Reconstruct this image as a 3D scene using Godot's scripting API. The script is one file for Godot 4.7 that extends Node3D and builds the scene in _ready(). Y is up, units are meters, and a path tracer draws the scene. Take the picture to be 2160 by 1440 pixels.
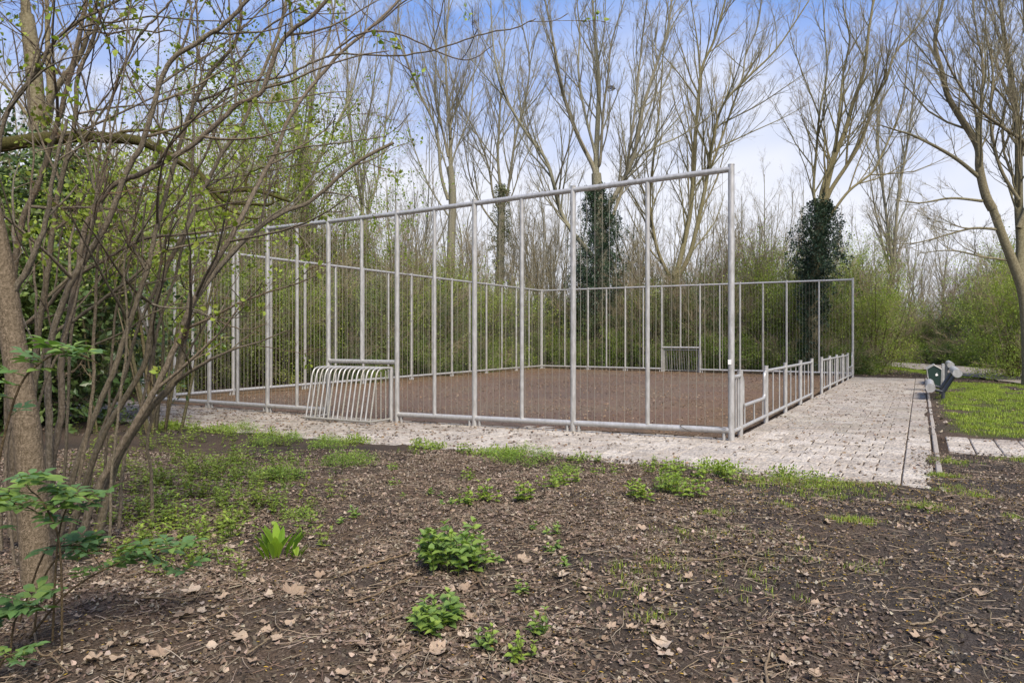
extends Node3D
# A fenced ball court at the edge of a wood in early spring. Units are metres, y is up; the camera looks along -z.
# cage axes: u runs along the near fence away from its right corner, v along the low railing away from that corner

const F := 1490.0
const EYE := 1.438
const CORNER := Vector2(3.188, 10.26)
const VD := Vector2(0.5012, 0.8653)
const UD := Vector2(-0.8653, 0.5012)
const LU := 14.2
const LV := 21.2
const BAYS := [0.0, 2.53, 4.45, 6.2, 7.97, 9.75, 11.67, 14.2]

var rng := RandomNumberGenerator.new()
var taken := {}
var M := {}
var K := {}
var n_low := FastNoiseLite.new()
var n_mid := FastNoiseLite.new()
var n_fine := FastNoiseLite.new()

# ---------------------------------------------------------------- shape collector
class Tubes:
	var v := PackedVector3Array()
	var n := PackedVector3Array()
	var c := PackedColorArray()
	var idx := PackedInt32Array()
	func tube(pts: PackedVector3Array, rad: PackedFloat32Array, sides: int, col := Color.WHITE, cap := true) -> void:
		var m := pts.size()
		var base := v.size()
		var t0 := (pts[1] - pts[0]).normalized()
		var a := (Vector3.RIGHT if absf(t0.x) < 0.8 else Vector3.FORWARD)
		var cs := PackedVector2Array()
		for k in sides:
			cs.append(Vector2.from_angle(TAU * k / sides))
		for i in m:
			var t := (pts[mini(i + 1, m - 1)] - pts[maxi(i - 1, 0)]).normalized()
			a = (a - t * a.dot(t)).normalized()
			var b := t.cross(a)
			var p := pts[i]
			var r := rad[i]
			for k in sides:
				var d := a * cs[k].x + b * cs[k].y
				v.append(p + d * r)
				n.append(d)
				c.append(col)
		for i in m - 1:
			for k in sides:
				var p0 := base + i * sides + k
				var p1 := base + i * sides + (k + 1) % sides
				idx.append_array([p0, p1, p0 + sides, p1, p1 + sides, p0 + sides])
		if cap:
			for e in 2:
				var i: int = 0 if e == 0 else m - 1
				var out := (pts[0] - pts[1]).normalized() if e == 0 else (pts[m - 1] - pts[m - 2]).normalized()
				var q := v.size()
				for k in sides:
					v.append(v[base + i * sides + k])
					n.append(out)
					c.append(col)
				for k in sides - 2:
					if e == 0:
						idx.append_array([q, q + k + 2, q + k + 1])
					else:
						idx.append_array([q, q + k + 1, q + k + 2])
	func bar(a: Vector3, b: Vector3, r: float, sides := 8, col := Color.WHITE) -> void:
		tube(PackedVector3Array([a, b]), PackedFloat32Array([r, r]), sides, col)
	func face(p: PackedVector3Array, col := Color.WHITE) -> void:
		var nn := (p[2] - p[0]).cross(p[1] - p[0]).normalized()
		var q := v.size()
		for x in p:
			v.append(x)
			n.append(nn)
			c.append(col)
		for k in p.size() - 2:
			idx.append_array([q, q + k + 1, q + k + 2])
	func box(mid: Vector3, x: Vector3, y: Vector3, z: Vector3, col := Color.WHITE) -> void:
		for s in [1.0, -1.0]:
			for e in [[x, y, z], [y, z, x], [z, x, y]]:
				var o: Vector3 = mid + e[0] * s
				face(PackedVector3Array([o - e[1] - e[2] * s, o + e[1] - e[2] * s, o + e[1] + e[2] * s, o - e[1] + e[2] * s]), col)
	func tri3(p: Vector3, q: Vector3, r: Vector3, nn: Vector3, col: Color) -> void:
		var b := v.size()
		v.append(p); v.append(q); v.append(r)
		n.append(nn); n.append(nn); n.append(nn)
		c.append(col); c.append(col); c.append(col)
		idx.append_array([b, b + 1, b + 2])
	func mesh() -> ArrayMesh:
		for t in range(0, idx.size(), 3):      # turn every face to the side its normals point to
			var a := v[idx[t]]
			if (v[idx[t + 2]] - a).cross(v[idx[t + 1]] - a).dot(n[idx[t]] + n[idx[t + 1]] + n[idx[t + 2]]) < 0.0:
				var k := idx[t + 1]
				idx[t + 1] = idx[t + 2]
				idx[t + 2] = k
		var arr := []
		arr.resize(Mesh.ARRAY_MAX)
		arr[Mesh.ARRAY_VERTEX] = v
		arr[Mesh.ARRAY_NORMAL] = n
		arr[Mesh.ARRAY_COLOR] = c
		arr[Mesh.ARRAY_INDEX] = idx
		var m := ArrayMesh.new()
		m.add_surface_from_arrays(Mesh.PRIMITIVE_TRIANGLES, arr)
		return m

# ---------------------------------------------------------------- naming and parenting
func numbered(called: String) -> String:
	var k: int = taken.get(called, 0)
	taken[called] = k + 1
	return called if k == 0 else "%s_%03d" % [called, k]

func tag(o: Node3D, label: String, category := "", group := "", kind := "") -> Node3D:
	if label: o.set_meta("label", label)
	if category: o.set_meta("category", category)
	if group: o.set_meta("group", group)
	if kind: o.set_meta("kind", kind)
	return o

func thing(called: String, at: Vector3, label: String, category: String, group := "") -> Node3D:
	var o := Node3D.new()
	o.name = numbered(called)
	add_child(o)
	o.position = at
	return tag(o, label, category, group)

# a part given in world coordinates under a thing that is moved but not turned
func part(called: String, tb: Tubes, mat: Material, root: Node3D, local := false) -> MeshInstance3D:
	var o := MeshInstance3D.new()
	o.name = called
	o.mesh = tb.mesh()
	o.material_override = mat
	if not local and root != self:
		o.position = -root.global_position
	root.add_child(o, true)
	return o

func piece(called: String, mesh: Mesh, mat: Material, root: Node3D, xf: Transform3D) -> MeshInstance3D:
	var o := MeshInstance3D.new()
	o.name = called
	o.mesh = mesh
	o.material_override = mat
	o.transform = xf
	root.add_child(o, true)
	return o

func many(called: String, mesh: Mesh, mat: Material, root: Node3D, xfs: Array, cols := PackedColorArray()) -> MultiMeshInstance3D:
	var mm := MultiMesh.new()
	mm.transform_format = MultiMesh.TRANSFORM_3D
	mm.use_colors = cols.size() > 0
	mm.mesh = mesh
	mm.instance_count = xfs.size()
	for i in xfs.size():
		mm.set_instance_transform(i, xfs[i])
		if cols.size() > 0:
			mm.set_instance_color(i, cols[i])
	var o := MultiMeshInstance3D.new()
	o.name = called if root != self else numbered(called)
	o.multimesh = mm
	o.material_override = mat
	if root != self:
		o.position = -root.global_position
	root.add_child(o, true)
	o.set_meta("kind", "stuff")
	return o

# ---------------------------------------------------------------- the lie of the land
func px(x: float, y: float, depth: float) -> Vector3:
	return Vector3((x - 1080.0) / F * depth, EYE - (y - 719.0) / F * depth, -depth)

func spot(x: float, depth: float) -> Vector3:      # a point of the ground straight below a sight line
	var p := Vector3((x - 1080.0) / F * depth, 0, -depth)
	p.y = ground_y(p.x, p.z)
	return p

func uv_of(x: float, z: float) -> Vector2:
	var r := Vector2(x, -z) - CORNER
	return Vector2(r.dot(UD), r.dot(VD))

func cage_y(u: float, v: float) -> float:
	return lerpf(-0.085 * clampf(u / 6.0, 0, 1), 0.06 * clampf(u / 14.0, 0, 1), clampf(v / 21.0, 0, 1))

func cage(u: float, v: float, h: float) -> Vector3:
	var p := CORNER + UD * u + VD * v
	return Vector3(p.x, cage_y(u, v) + h, -p.y)

func rect_in(u: float, v: float, u0: float, u1: float, v0: float, v1: float) -> float:
	return minf(minf(u - u0, u1 - u), minf(v - v0, v1 - v))

func paved(u: float, v: float) -> float:            # metres inside the paved and played-on area, negative outside
	return maxf(rect_in(u, v, -2.52, 15.6, -2.56, 21.25), rect_in(u, v, -5.6, -2.3, 0.24, 2.07))

func ground_y(x: float, z: float) -> float:
	var q := uv_of(x, z)
	var s := paved(q.x, q.y)
	var b := cage_y(q.x, q.y)
	if s > 0.6:
		return b - 0.07
	var far := clampf(Vector2(x, z).length() / 30.0, 0, 1)
	var w := clampf(-s / 1.2, 0, 1)
	var o := n_low.get_noise_2d(x, z) * 0.10 * w * (1.0 - 0.75 * far) + n_mid.get_noise_2d(x, z) * 0.045 + n_fine.get_noise_2d(x, z) * 0.022 * (1.0 - far) + 0.012
	if q.x < -2.4 and q.y > -2.3:
		o -= 0.006
	if s > 0:
		o = maxf(o - s * 0.28, -0.07)
	return b + o

func rr(a: float, b: float) -> float:
	return rng.randf_range(a, b)

func tint(c: Color, spread: float) -> Color:
	var k := 1.0 + rr(-spread, spread)
	return Color(c.r * k * (1.0 + rr(-spread, spread) * 0.35), c.g * k, c.b * k * (1.0 + rr(-spread, spread) * 0.35))

func turned(dir: Vector3, roll: float, s: float) -> Basis:   # +y along dir
	var y := dir.normalized()
	var a := (Vector3.RIGHT if absf(y.x) < 0.8 else Vector3.FORWARD)
	a = (a - y * a.dot(y)).normalized().rotated(y, roll)
	return Basis(a, y, a.cross(y)).scaled_local(Vector3.ONE * s)

# ---------------------------------------------------------------- materials
func noise_tex(freq: float, lo: Color, hi: Color, octaves := 4, kind := FastNoiseLite.TYPE_SIMPLEX_SMOOTH, size := 512, sd := 1, normal := false, mid := 0.5) -> NoiseTexture2D:
	var f := FastNoiseLite.new()
	f.noise_type = kind
	f.frequency = freq
	f.fractal_octaves = octaves
	f.seed = sd
	var t := NoiseTexture2D.new()
	t.width = size
	t.height = size
	t.seamless = true
	t.noise = f
	if normal:
		t.as_normal_map = true
		t.bump_strength = 6.0
	else:
		var g := Gradient.new()
		g.set_color(0, lo)
		g.set_color(1, hi)
		g.add_point(mid, lo.lerp(hi, 0.5))
		t.color_ramp = g
	return t

func lin(r: float, g: float, b: float) -> Color:
	return Color(r, g, b).linear_to_srgb()

func surf(tex: Texture2D, scale: float, rough: float, bump: Texture2D = null, strength := 1.0, vc := false) -> StandardMaterial3D:
	var m := StandardMaterial3D.new()
	m.albedo_texture = tex
	m.roughness = rough
	m.uv1_triplanar = true
	m.uv1_world_triplanar = true
	m.uv1_scale = Vector3.ONE * scale
	m.metallic_specular = 0.3
	if bump:
		m.normal_enabled = true
		m.normal_texture = bump
		m.normal_scale = strength
	m.vertex_color_use_as_albedo = vc
	return m

func leafy(rough := 0.6, through := 0.35, spec := 0.35) -> StandardMaterial3D:
	var m := StandardMaterial3D.new()
	m.vertex_color_use_as_albedo = true
	m.roughness = rough
	m.metallic_specular = spec
	m.cull_mode = BaseMaterial3D.CULL_DISABLED
	if through > 0:
		m.backlight_enabled = true
		m.backlight = lin(through, through * 1.1, through * 0.35)
	return m

func make_materials() -> void:
	var grey := Color(1, 1, 1)
	M.bark = surf(noise_tex(0.03, Color(0.62, 0.6, 0.55), grey, 5, FastNoiseLite.TYPE_SIMPLEX_SMOOTH, 512, 3), 0.9, 0.9, noise_tex(0.06, Color.BLACK, grey, 4, FastNoiseLite.TYPE_SIMPLEX, 512, 4, true), 1.0, true)
	M.bark_near = surf(noise_tex(0.025, Color(0.5, 0.48, 0.42), Color(1, 0.98, 0.95), 5, FastNoiseLite.TYPE_SIMPLEX_SMOOTH, 512, 5), 3.0, 0.85, noise_tex(0.05, Color.BLACK, grey, 5, FastNoiseLite.TYPE_SIMPLEX, 512, 6, true), 1.2, true)
	M.bark_near.uv1_scale = Vector3(5.0, 2.0, 5.0)
	M.twig = StandardMaterial3D.new()
	M.twig.vertex_color_use_as_albedo = true
	M.twig.roughness = 0.85
	M.twig.metallic_specular = 0.25
	M.leaf = leafy(0.55, 0.65)
	M.ivy = leafy(0.4, 0.08, 0.45)
	M.dry = leafy(0.9, 0.1, 0.2)
	M.soil = surf(noise_tex(0.05, Color(0.5, 0.47, 0.44), Color(1, 1, 1), 5, FastNoiseLite.TYPE_SIMPLEX, 1024, 7), 0.8, 0.97, noise_tex(0.08, Color.BLACK, grey, 5, FastNoiseLite.TYPE_SIMPLEX, 1024, 8, true), 1.6, true)
	M.court = surf(noise_tex(0.09, lin(0.075, 0.058, 0.048), lin(0.30, 0.225, 0.18), 5, FastNoiseLite.TYPE_SIMPLEX, 1024, 9), 0.7, 0.97, noise_tex(0.12, Color.BLACK, grey, 5, FastNoiseLite.TYPE_SIMPLEX, 1024, 10, true), 1.5, true)
	M.slab_colors = [Color(0.37, 0.335, 0.295), Color(0.42, 0.385, 0.345), Color(0.335, 0.30, 0.265), Color(0.45, 0.415, 0.375), Color(0.39, 0.35, 0.31), Color(0.36, 0.33, 0.30)]
	var grit := noise_tex(0.11, Color.BLACK, grey, 4, FastNoiseLite.TYPE_SIMPLEX, 256, 30, true)
	M.slabs = []
	for k in 6:
		var c: Color = M.slab_colors[k]
		M.slabs.append(surf(noise_tex(0.02 + 0.004 * k, (c * 0.6).linear_to_srgb(), (c * 1.28).linear_to_srgb(), 6, FastNoiseLite.TYPE_SIMPLEX, 512, 20 + k, false, 0.4), 0.6, 0.92, grit, 0.7))
	M.slab_far = surf(noise_tex(0.024, lin(0.55, 0.53, 0.5), Color(1, 1, 1), 6, FastNoiseLite.TYPE_SIMPLEX, 512, 27, false, 0.4), 0.6, 0.92, grit, 0.7, true)
	M.kerb = surf(noise_tex(0.05, lin(0.2, 0.18, 0.16), lin(0.38, 0.35, 0.32), 5), 1.5, 0.92)
	M.steel = surf(noise_tex(0.012, lin(0.30, 0.295, 0.28), lin(0.56, 0.56, 0.565), 6, FastNoiseLite.TYPE_SIMPLEX_SMOOTH, 512, 11), 1.1, 0.42)
	M.steel.uv1_scale = Vector3(2.2, 0.7, 2.2)
	M.steel.metallic = 0.45
	M.steel.metallic_specular = 0.5
	M.steel_worn = surf(noise_tex(0.03, lin(0.22, 0.21, 0.18), lin(0.47, 0.47, 0.45), 5, FastNoiseLite.TYPE_SIMPLEX_SMOOTH, 512, 12), 2.0, 0.5)
	M.steel_worn.metallic = 0.4
	M.rod = StandardMaterial3D.new()
	M.rod.albedo_color = lin(0.27, 0.255, 0.215)
	M.rod.roughness = 0.5
	M.rod.metallic = 0.3
	M.dark_metal = StandardMaterial3D.new()
	M.dark_metal.albedo_color = lin(0.045, 0.05, 0.062)
	M.dark_metal.roughness = 0.35
	M.green_paint = StandardMaterial3D.new()
	M.green_paint.albedo_color = lin(0.015, 0.035, 0.028)
	M.green_paint.roughness = 0.35
	M.white = StandardMaterial3D.new()
	M.white.albedo_color = lin(0.8, 0.8, 0.8)
	M.blue = StandardMaterial3D.new()
	M.blue.albedo_color = lin(0.05, 0.2, 0.6)
	M.path = surf(noise_tex(0.09, lin(0.15, 0.135, 0.12), lin(0.29, 0.26, 0.235), 5), 0.9, 0.95)
	M.bolt = StandardMaterial3D.new()
	M.bolt.albedo_color = lin(0.06, 0.05, 0.04)
	M.bolt.roughness = 0.7

# ---------------------------------------------------------------- small meshes that are used again and again
func leaf_into(tb: Tubes, o: Vector3, b: Basis, l: float, w: float, fold: float, droop: float, col: Color) -> void:
	# a pointed leaf of six faces lying along b.y with its face along b.z
	var y := b.y * l
	var x := b.x * w * 0.5
	var z := b.z
	var up := z * fold * w
	var p0 := o
	var p1 := o + y * 0.45 + z * l * droop * 0.3
	var p2 := o + y * 0.98 - z * l * droop * 0.5
	var l1 := o + y * 0.36 - x + up
	var l2 := o + y * 0.68 - x * 0.72 + up * 0.8 - z * l * droop * 0.15
	var r1 := o + y * 0.36 + x + up
	var r2 := o + y * 0.68 + x * 0.72 + up * 0.8 - z * l * droop * 0.15
	tb.tri3(p0, l1, p1, (z + b.x * fold).normalized(), col)
	tb.tri3(l1, l2, p1, (z + b.x * fold).normalized(), col)
	tb.tri3(l2, p2, p1, (z + b.x * fold + b.y * droop).normalized(), col)
	tb.tri3(p0, p1, r1, (z - b.x * fold).normalized(), col)
	tb.tri3(r1, p1, r2, (z - b.x * fold).normalized(), col)
	tb.tri3(r2, p1, p2, (z - b.x * fold + b.y * droop).normalized(), col)

func rand_dir() -> Vector3:
	var a := rr(0, TAU)
	var y := rr(-1, 1)
	var s := sqrt(1.0 - y * y)
	return Vector3(s * cos(a), y, s * sin(a))

func clump(count: int, size: float, l: float, wr: float, bark: Color, quad := true) -> ArrayMesh:
	# a spray of leaves on a forked twig, one metre-free: all within `size` of the origin
	var tb := Tubes.new()
	for k in count:
		var d := (rand_dir() + Vector3(0, 0.35, 0)).normalized()
		var o := d * size * sqrt(rr(0.05, 1.0)) * 0.9
		var b := turned((d + rand_dir() * 0.8).normalized(), rr(0, TAU), 1.0)
		var ll := l * rr(0.65, 1.25)
		var g := tint(Color(1, 1, 1), 0.22)
		if quad:
			var x := b.x * ll * wr * 0.5
			var y := b.y * ll
			var nn := (b.z + b.y * 0.2).normalized()
			tb.tri3(o, o + y * 0.5 - x, o + y, nn, g)
			tb.tri3(o, o + y, o + y * 0.5 + x, (b.z - b.y * 0.2 + b.x * 0.3).normalized(), g)
		else:
			leaf_into(tb, o, b, ll, ll * wr, 0.12, 0.25, g)
	return tb.mesh()

func twig_spray(reach: float, r: float, subs: int, wild: float, col: Color, droop := 0.0) -> ArrayMesh:
	# a bare forked twig of about `reach` metres along +y
	var tb := Tubes.new()
	var p := Vector3.ZERO
	var d := Vector3.UP
	var pts := PackedVector3Array([p])
	var rad := PackedFloat32Array([r])
	var n := 5
	for i in n:
		d = (d + rand_dir() * wild * 0.5 + Vector3(0, -droop, 0)).normalized()
		p += d * reach / n
		pts.append(p)
		rad.append(r * (1.0 - 0.8 * (i + 1) / n))
	tb.tube(pts, rad, 3, tint(col, 0.15), false)
	for s in subs:
		var t := rr(0.12, 0.95) * n
		var i := mini(int(t), n - 1)
		var o := pts[i].lerp(pts[i + 1], t - i)
		var dir := ((pts[i + 1] - pts[i]).normalized() + rand_dir() * 0.8).normalized()
		var ll := reach * rr(0.18, 0.5) * (1.15 - t / n)
		var q := PackedVector3Array([o, o + dir * ll * 0.5, o + (dir + rand_dir() * 0.25 + Vector3(0, 0.15, 0)).normalized() * ll])
		tb.tube(q, PackedFloat32Array([r * 0.55, r * 0.42, r * 0.2]), 3, tint(col, 0.2), false)
		for e in 2:
			var o2 := q[1].lerp(q[2], rr(-0.6, 0.7)) if e == 1 else q[1]
			var d2 := (dir + rand_dir() * 0.9).normalized()
			tb.tube(PackedVector3Array([o2, o2 + d2 * ll * rr(0.25, 0.5)]), PackedFloat32Array([r * 0.36, r * 0.16]), 3, tint(col, 0.2), false)
	return tb.mesh()

func lobed_leaf(lobes: int, curl: float, col: Color) -> ArrayMesh:
	# a dry lobed leaf of about one unit, cupped and crumpled, with a short stalk
	var tb := Tubes.new()
	var rim := PackedVector3Array()
	var ph := rr(0, TAU)
	var side := -1.0 if rng.randf() < 0.5 else 1.0
	var nn := lobes * 4
	for k in nn + 1:
		var a := lerpf(-2.6, 2.6, float(k) / nn)
		var lobe := 0.5 + 0.5 * cos(a * lobes / 5.2 * TAU)
		var r := (0.36 + 0.15 * lobe) * (1.0 - 0.25 * absf(a) / 2.6) * rr(0.78, 1.12)
		var x := sin(a) * r
		var y := cos(a) * r
		var z := curl * (x * x * 1.8 + maxf(y, 0) * y * 0.9 + maxf(x * side, 0) * 0.35) + 0.07 * sin(a * 3.0 + ph) + rr(-0.03, 0.03)
		rim.append(Vector3(x, z, y))
	var mid := PackedVector3Array()
	for q in rim:
		mid.append(Vector3(q.x * 0.45, q.y * 0.22 - 0.01, q.z * 0.45))
	var o := Vector3(0, 0, 0)
	for k in nn:
		var cc := tint(col, 0.1)
		var n1 := (mid[k + 1] - mid[k]).cross(rim[k] - mid[k]).normalized()
		if n1.y < 0: n1 = -n1
		tb.tri3(o, mid[k], mid[k + 1], Vector3.UP, cc)
		tb.tri3(mid[k], rim[k], rim[k + 1], n1, cc)
		tb.tri3(mid[k], rim[k + 1], mid[k + 1], n1, cc)
	tb.tube(PackedVector3Array([o, Vector3(0.03, 0.03, -0.25), Vector3(0.08, 0.02, -0.5)]), PackedFloat32Array([0.012, 0.012, 0.008]), 4, col * 0.8, false)
	return tb.mesh()

func scrap(curl: float) -> ArrayMesh:
	# a torn bit of dead leaf, about one unit long
	var tb := Tubes.new()
	var rim := PackedVector3Array()
	var nn := 6
	for k in nn:
		var a := TAU * k / nn + rr(-0.3, 0.3)
		var r := rr(0.26, 0.55)
		rim.append(Vector3(cos(a) * r, curl * r * r * cos(a * 2.0) + rr(-0.06, 0.06), sin(a) * r * 0.75))
	var o := Vector3(0, curl * -0.12, 0)
	for k in nn:
		var p := rim[k]
		var q := rim[(k + 1) % nn]
		var nrm := (q - o).cross(p - o).normalized()
		tb.tri3(o, q, p, nrm if nrm.y > 0 else -nrm, tint(Color(1, 1, 1), 0.12))
	return tb.mesh()

func make_kit() -> void:
	K.clump = [clump(26, 0.3, 0.075, 0.55, Color.WHITE), clump(24, 0.3, 0.085, 0.5, Color.WHITE), clump(22, 0.32, 0.07, 0.6, Color.WHITE)]
	K.big_clump = [clump(22, 0.28, 0.12, 0.62, Color.WHITE), clump(20, 0.3, 0.13, 0.6, Color.WHITE)]
	K.sparse_clump = [clump(10, 0.26, 0.075, 0.6, Color.WHITE), clump(12, 0.32, 0.1, 0.6, Color.WHITE)]
	K.seedling = []
	for v in 3:
		var tb := Tubes.new()
		for s in 2 + v % 2:
			var d := (Vector3.UP + rand_dir() * 0.45).normalized()
			var hh := rr(0.12, 0.26)
			var foot := Vector3(rr(-0.05, 0.05), -0.02, rr(-0.05, 0.05))
			tb.tube(PackedVector3Array([foot, foot + d * hh * 0.6, foot + (d + Vector3(0, 0.2, 0)).normalized() * hh]), PackedFloat32Array([0.0028, 0.002, 0.0012]), 4, Color(0.55, 0.5, 0.35), false)
			for j in 4:
				var o := foot + d * hh * (0.3 + 0.23 * j)
				var az := j * PI / 2 + s + v
				for e in 2:
					var out := Vector3(cos(az + e * PI), rr(0.1, 0.6), sin(az + e * PI)).normalized()
					var z := (Vector3.UP - out * out.y).normalized()
					leaf_into(tb, o, Basis(out.cross(z), out, z), rr(0.03, 0.05), rr(0.016, 0.026), 0.15, 0.3, tint(Color(1, 1, 1), 0.15))
		K.seedling.append(tb.mesh())
	K.bud_clump = [clump(4, 0.035, 0.05, 0.62, Color.WHITE, false), clump(3, 0.03, 0.055, 0.6, Color.WHITE, false)]
	K.near_clump = [clump(7, 0.14, 0.052, 0.62, Color.WHITE, false), clump(6, 0.13, 0.058, 0.6, Color.WHITE, false)]
	var tc := Color(0.27, 0.24, 0.175)
	K.spray = [twig_spray(1.1, 0.0075, 9, 0.4, tc), twig_spray(1.1, 0.0075, 8, 0.36, tc), twig_spray(1.1, 0.008, 10, 0.45, tc)]
	K.thin_spray = [twig_spray(0.5, 0.0036, 8, 0.55, Color(0.12, 0.085, 0.06)), twig_spray(0.5, 0.0033, 9, 0.6, Color(0.13, 0.09, 0.065))]
	K.dry_leaf = []
	for k in 8:
		K.dry_leaf.append(lobed_leaf([5, 5, 7, 3][k % 4], rr(0.15, 0.75), Color.WHITE))
	K.scrap = []
	for k in 6:
		K.scrap.append(scrap(rr(0.2, 1.3)))

# ---------------------------------------------------------------- trees
func curve_of(ctrl: Array, depth: float, per := 5) -> PackedVector3Array:
	# photo points [x, y, (metres nearer or farther)] at a distance, smoothed
	var w: Array[Vector3] = []
	for q in ctrl:
		w.append(px(q[0], q[1], depth + (q[2] if q.size() > 2 else 0.0)))
	return smooth(w, per)

func smooth(w: Array[Vector3], per: int) -> PackedVector3Array:
	var out := PackedVector3Array()
	var m := w.size()
	for i in m - 1:
		var a := w[maxi(i - 1, 0)]
		var d := w[mini(i + 2, m - 1)]
		for k in per:
			out.append(w[i].cubic_interpolate(w[i + 1], a, d, float(k) / per))
	out.append(w[m - 1])
	return out

func taper(count: int, r0: float, r1: float, power := 1.0) -> PackedFloat32Array:
	var r := PackedFloat32Array()
	for i in count:
		r.append(lerpf(r0, r1, pow(float(i) / maxf(count - 1, 1), power)))
	return r

# side branches of a branch, down to the twigs; `twigs` gathers where sprays go
func sprout(tb: Tubes, pts: PackedVector3Array, rad: PackedFloat32Array, level: int, o: Dictionary, twigs: Array) -> void:
	var length := 0.0
	for i in pts.size() - 1:
		length += pts[i].distance_to(pts[i + 1])
	var count := int(length * o.per_m[level]) + 1
	for k in count:
		var t: float = lerpf(o.from[level], 0.98, (k + rng.randf()) / count)
		var fi := t * (pts.size() - 1)
		var i := mini(int(fi), pts.size() - 2)
		var at := pts[i].lerp(pts[i + 1], fi - i)
		var dir := (pts[i + 1] - pts[i]).normalized()
		var side := rand_dir()
		side = (side - dir * side.dot(dir)).normalized()
		var ang := deg_to_rad(rr(o.ang[0], o.ang[1]))
		var d := (dir * cos(ang) + side * sin(ang)).normalized()
		var ll: float = length * rr(0.28, 0.55) * (1.12 - 0.75 * t) * o.reach[level]
		ll = clampf(ll, 0.25, o.most[level])
		var r0: float = minf(lerpf(rad[i], rad[i + 1], fi - i) * 0.62, 0.005 + ll * 0.0105)
		var seg := 5 if level == 0 else 4
		var p := at
		var q := PackedVector3Array([p])
		for s in seg:
			d = (d + rand_dir() * o.wild + Vector3(0, o.rise, 0)).normalized()
			p += d * ll / seg
			q.append(p)
		var rq := taper(seg + 1, r0, maxf(r0 * 0.25, 0.004))
		tb.tube(q, rq, 5 if level == 0 else 3, tint(o.col, 0.14), false)
		if level + 1 < o.levels:
			sprout(tb, q, rq, level + 1, o, twigs)
		else:
			for s in o.ends:
				var j := rng.randi_range(1, seg)
				twigs.append(Transform3D(turned(((q[j] - q[j - 1]).normalized() + rand_dir() * 0.35).normalized(), rr(0, TAU), rr(0.6, 1.25) * o.spray), q[j]))

func tree_style(over := {}) -> Dictionary:
	var o := {"per_m": [1.35, 1.8, 3.0], "from": [0.18, 0.15, 0.2], "ang": [16, 40], "reach": [0.95, 1.0, 1.0], "most": [5.0, 2.2, 1.0], "wild": 0.16, "rise": 0.14, "levels": 2, "ends": 1, "spray": 1.0, "col": Color(0.36, 0.35, 0.275), "twig": Color(1, 1, 1)}
	o.merge(over, true)
	return o

# limbs: [[start radius], [x, y, dz] ...] in photo points at a distance
func traced_tree(called: String, label: String, depth: float, trunk: Array, r0: float, limbs: Array, o: Dictionary, group := "") -> Node3D:
	var first: Array = trunk[0]
	var base := spot(first[0], depth)
	var root := thing(called, base, label, "tree", group)
	var twigs := []
	var tb := Tubes.new()
	var w: Array[Vector3] = [base - Vector3(0, 0.15, 0)]
	for k in range(1, trunk.size()):
		var q: Array = trunk[k]
		w.append(px(q[0], q[1], depth + (q[2] if q.size() > 2 else 0.0)))
	var tp := smooth(w, 5)
	var tr := taper(tp.size(), r0, r0 * 0.62)
	tr[0] = r0 * 1.35
	tr[1] = r0 * 1.12
	tb.tube(tp, tr, 12, o.col)
	part("trunk", tb, M.bark, root)
	for l in limbs:
		var lb := Tubes.new()
		var ctrl: Array = l.slice(1)
		if ctrl.size() == 0:
			continue
		for q in ctrl.size():
			if ctrl[q].size() < 3:
				ctrl[q] = [ctrl[q][0], ctrl[q][1], l[0][1] * q / ctrl.size() if l[0].size() > 1 else rr(-0.6, 0.6) * q]
		var lp := curve_of(ctrl, depth, 5)
		var lr := taper(lp.size(), l[0][0], l[0][0] * 0.22)
		lb.tube(lp, lr, 7, tint(o.col, 0.08), false)
		sprout(lb, lp, lr, 0, o, twigs)
		part("limb", lb, M.bark, root)
	var cols := PackedColorArray()
	for t in twigs:
		cols.append(tint(o.twig, 0.15))
	many("twigs", K.spray[rng.randi() % 3], M.twig, root, twigs, cols)
	return root

# a tree grown from numbers alone, for the wood behind; lean is a shift of the top
func grown_tree(called: String, label: String, base: Vector3, height: float, r0: float, forks: int, fork_at: float, spread: float, o: Dictionary, group := "") -> Node3D:
	var root := thing(called, base, label, "tree", group)
	var twigs := []
	var tb := Tubes.new()
	var top := base + Vector3(rr(-0.6, 0.6), height * fork_at, rr(-0.6, 0.6))
	var tp := smooth([base - Vector3(0, 0.15, 0), base.lerp(top, 0.5) + Vector3(rr(-0.25, 0.25), 0, rr(-0.25, 0.25)), top] as Array[Vector3], 4)
	var tr := taper(tp.size(), r0, r0 * 0.7)
	tr[0] = r0 * 1.3
	tb.tube(tp, tr, 9, o.col)
	part("trunk", tb, M.bark, root)
	for k in forks:
		var lb := Tubes.new()
		var a := TAU * k / forks + rr(-0.4, 0.4)
		var s := spread * rr(0.5, 1.15)
		if k == 0: s *= 0.25
		var start := tp[rng.randi_range(tp.size() - 4, tp.size() - 1)]
		var end := base + Vector3(cos(a) * s, height * rr(0.82, 1.05), sin(a) * s)
		var mid := start.lerp(end, 0.45) + Vector3(cos(a), -0.4, sin(a)) * s * 0.16
		var lp := smooth([start, start.lerp(mid, 0.5) + rand_dir() * 0.3, mid + rand_dir() * 0.4, mid.lerp(end, 0.5) + rand_dir() * 0.5, end] as Array[Vector3], 3)
		var lr := taper(lp.size(), r0 * rr(0.4, 0.6), 0.02)
		lb.tube(lp, lr, 6, tint(o.col, 0.08), false)
		sprout(lb, lp, lr, 0, o, twigs)
		part("limb", lb, M.bark, root)
	var cols := PackedColorArray()
	for t in twigs:
		cols.append(tint(o.twig, 0.15))
	many("twigs", K.spray[rng.randi() % 3], M.twig, root, twigs, cols)
	return root

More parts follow.
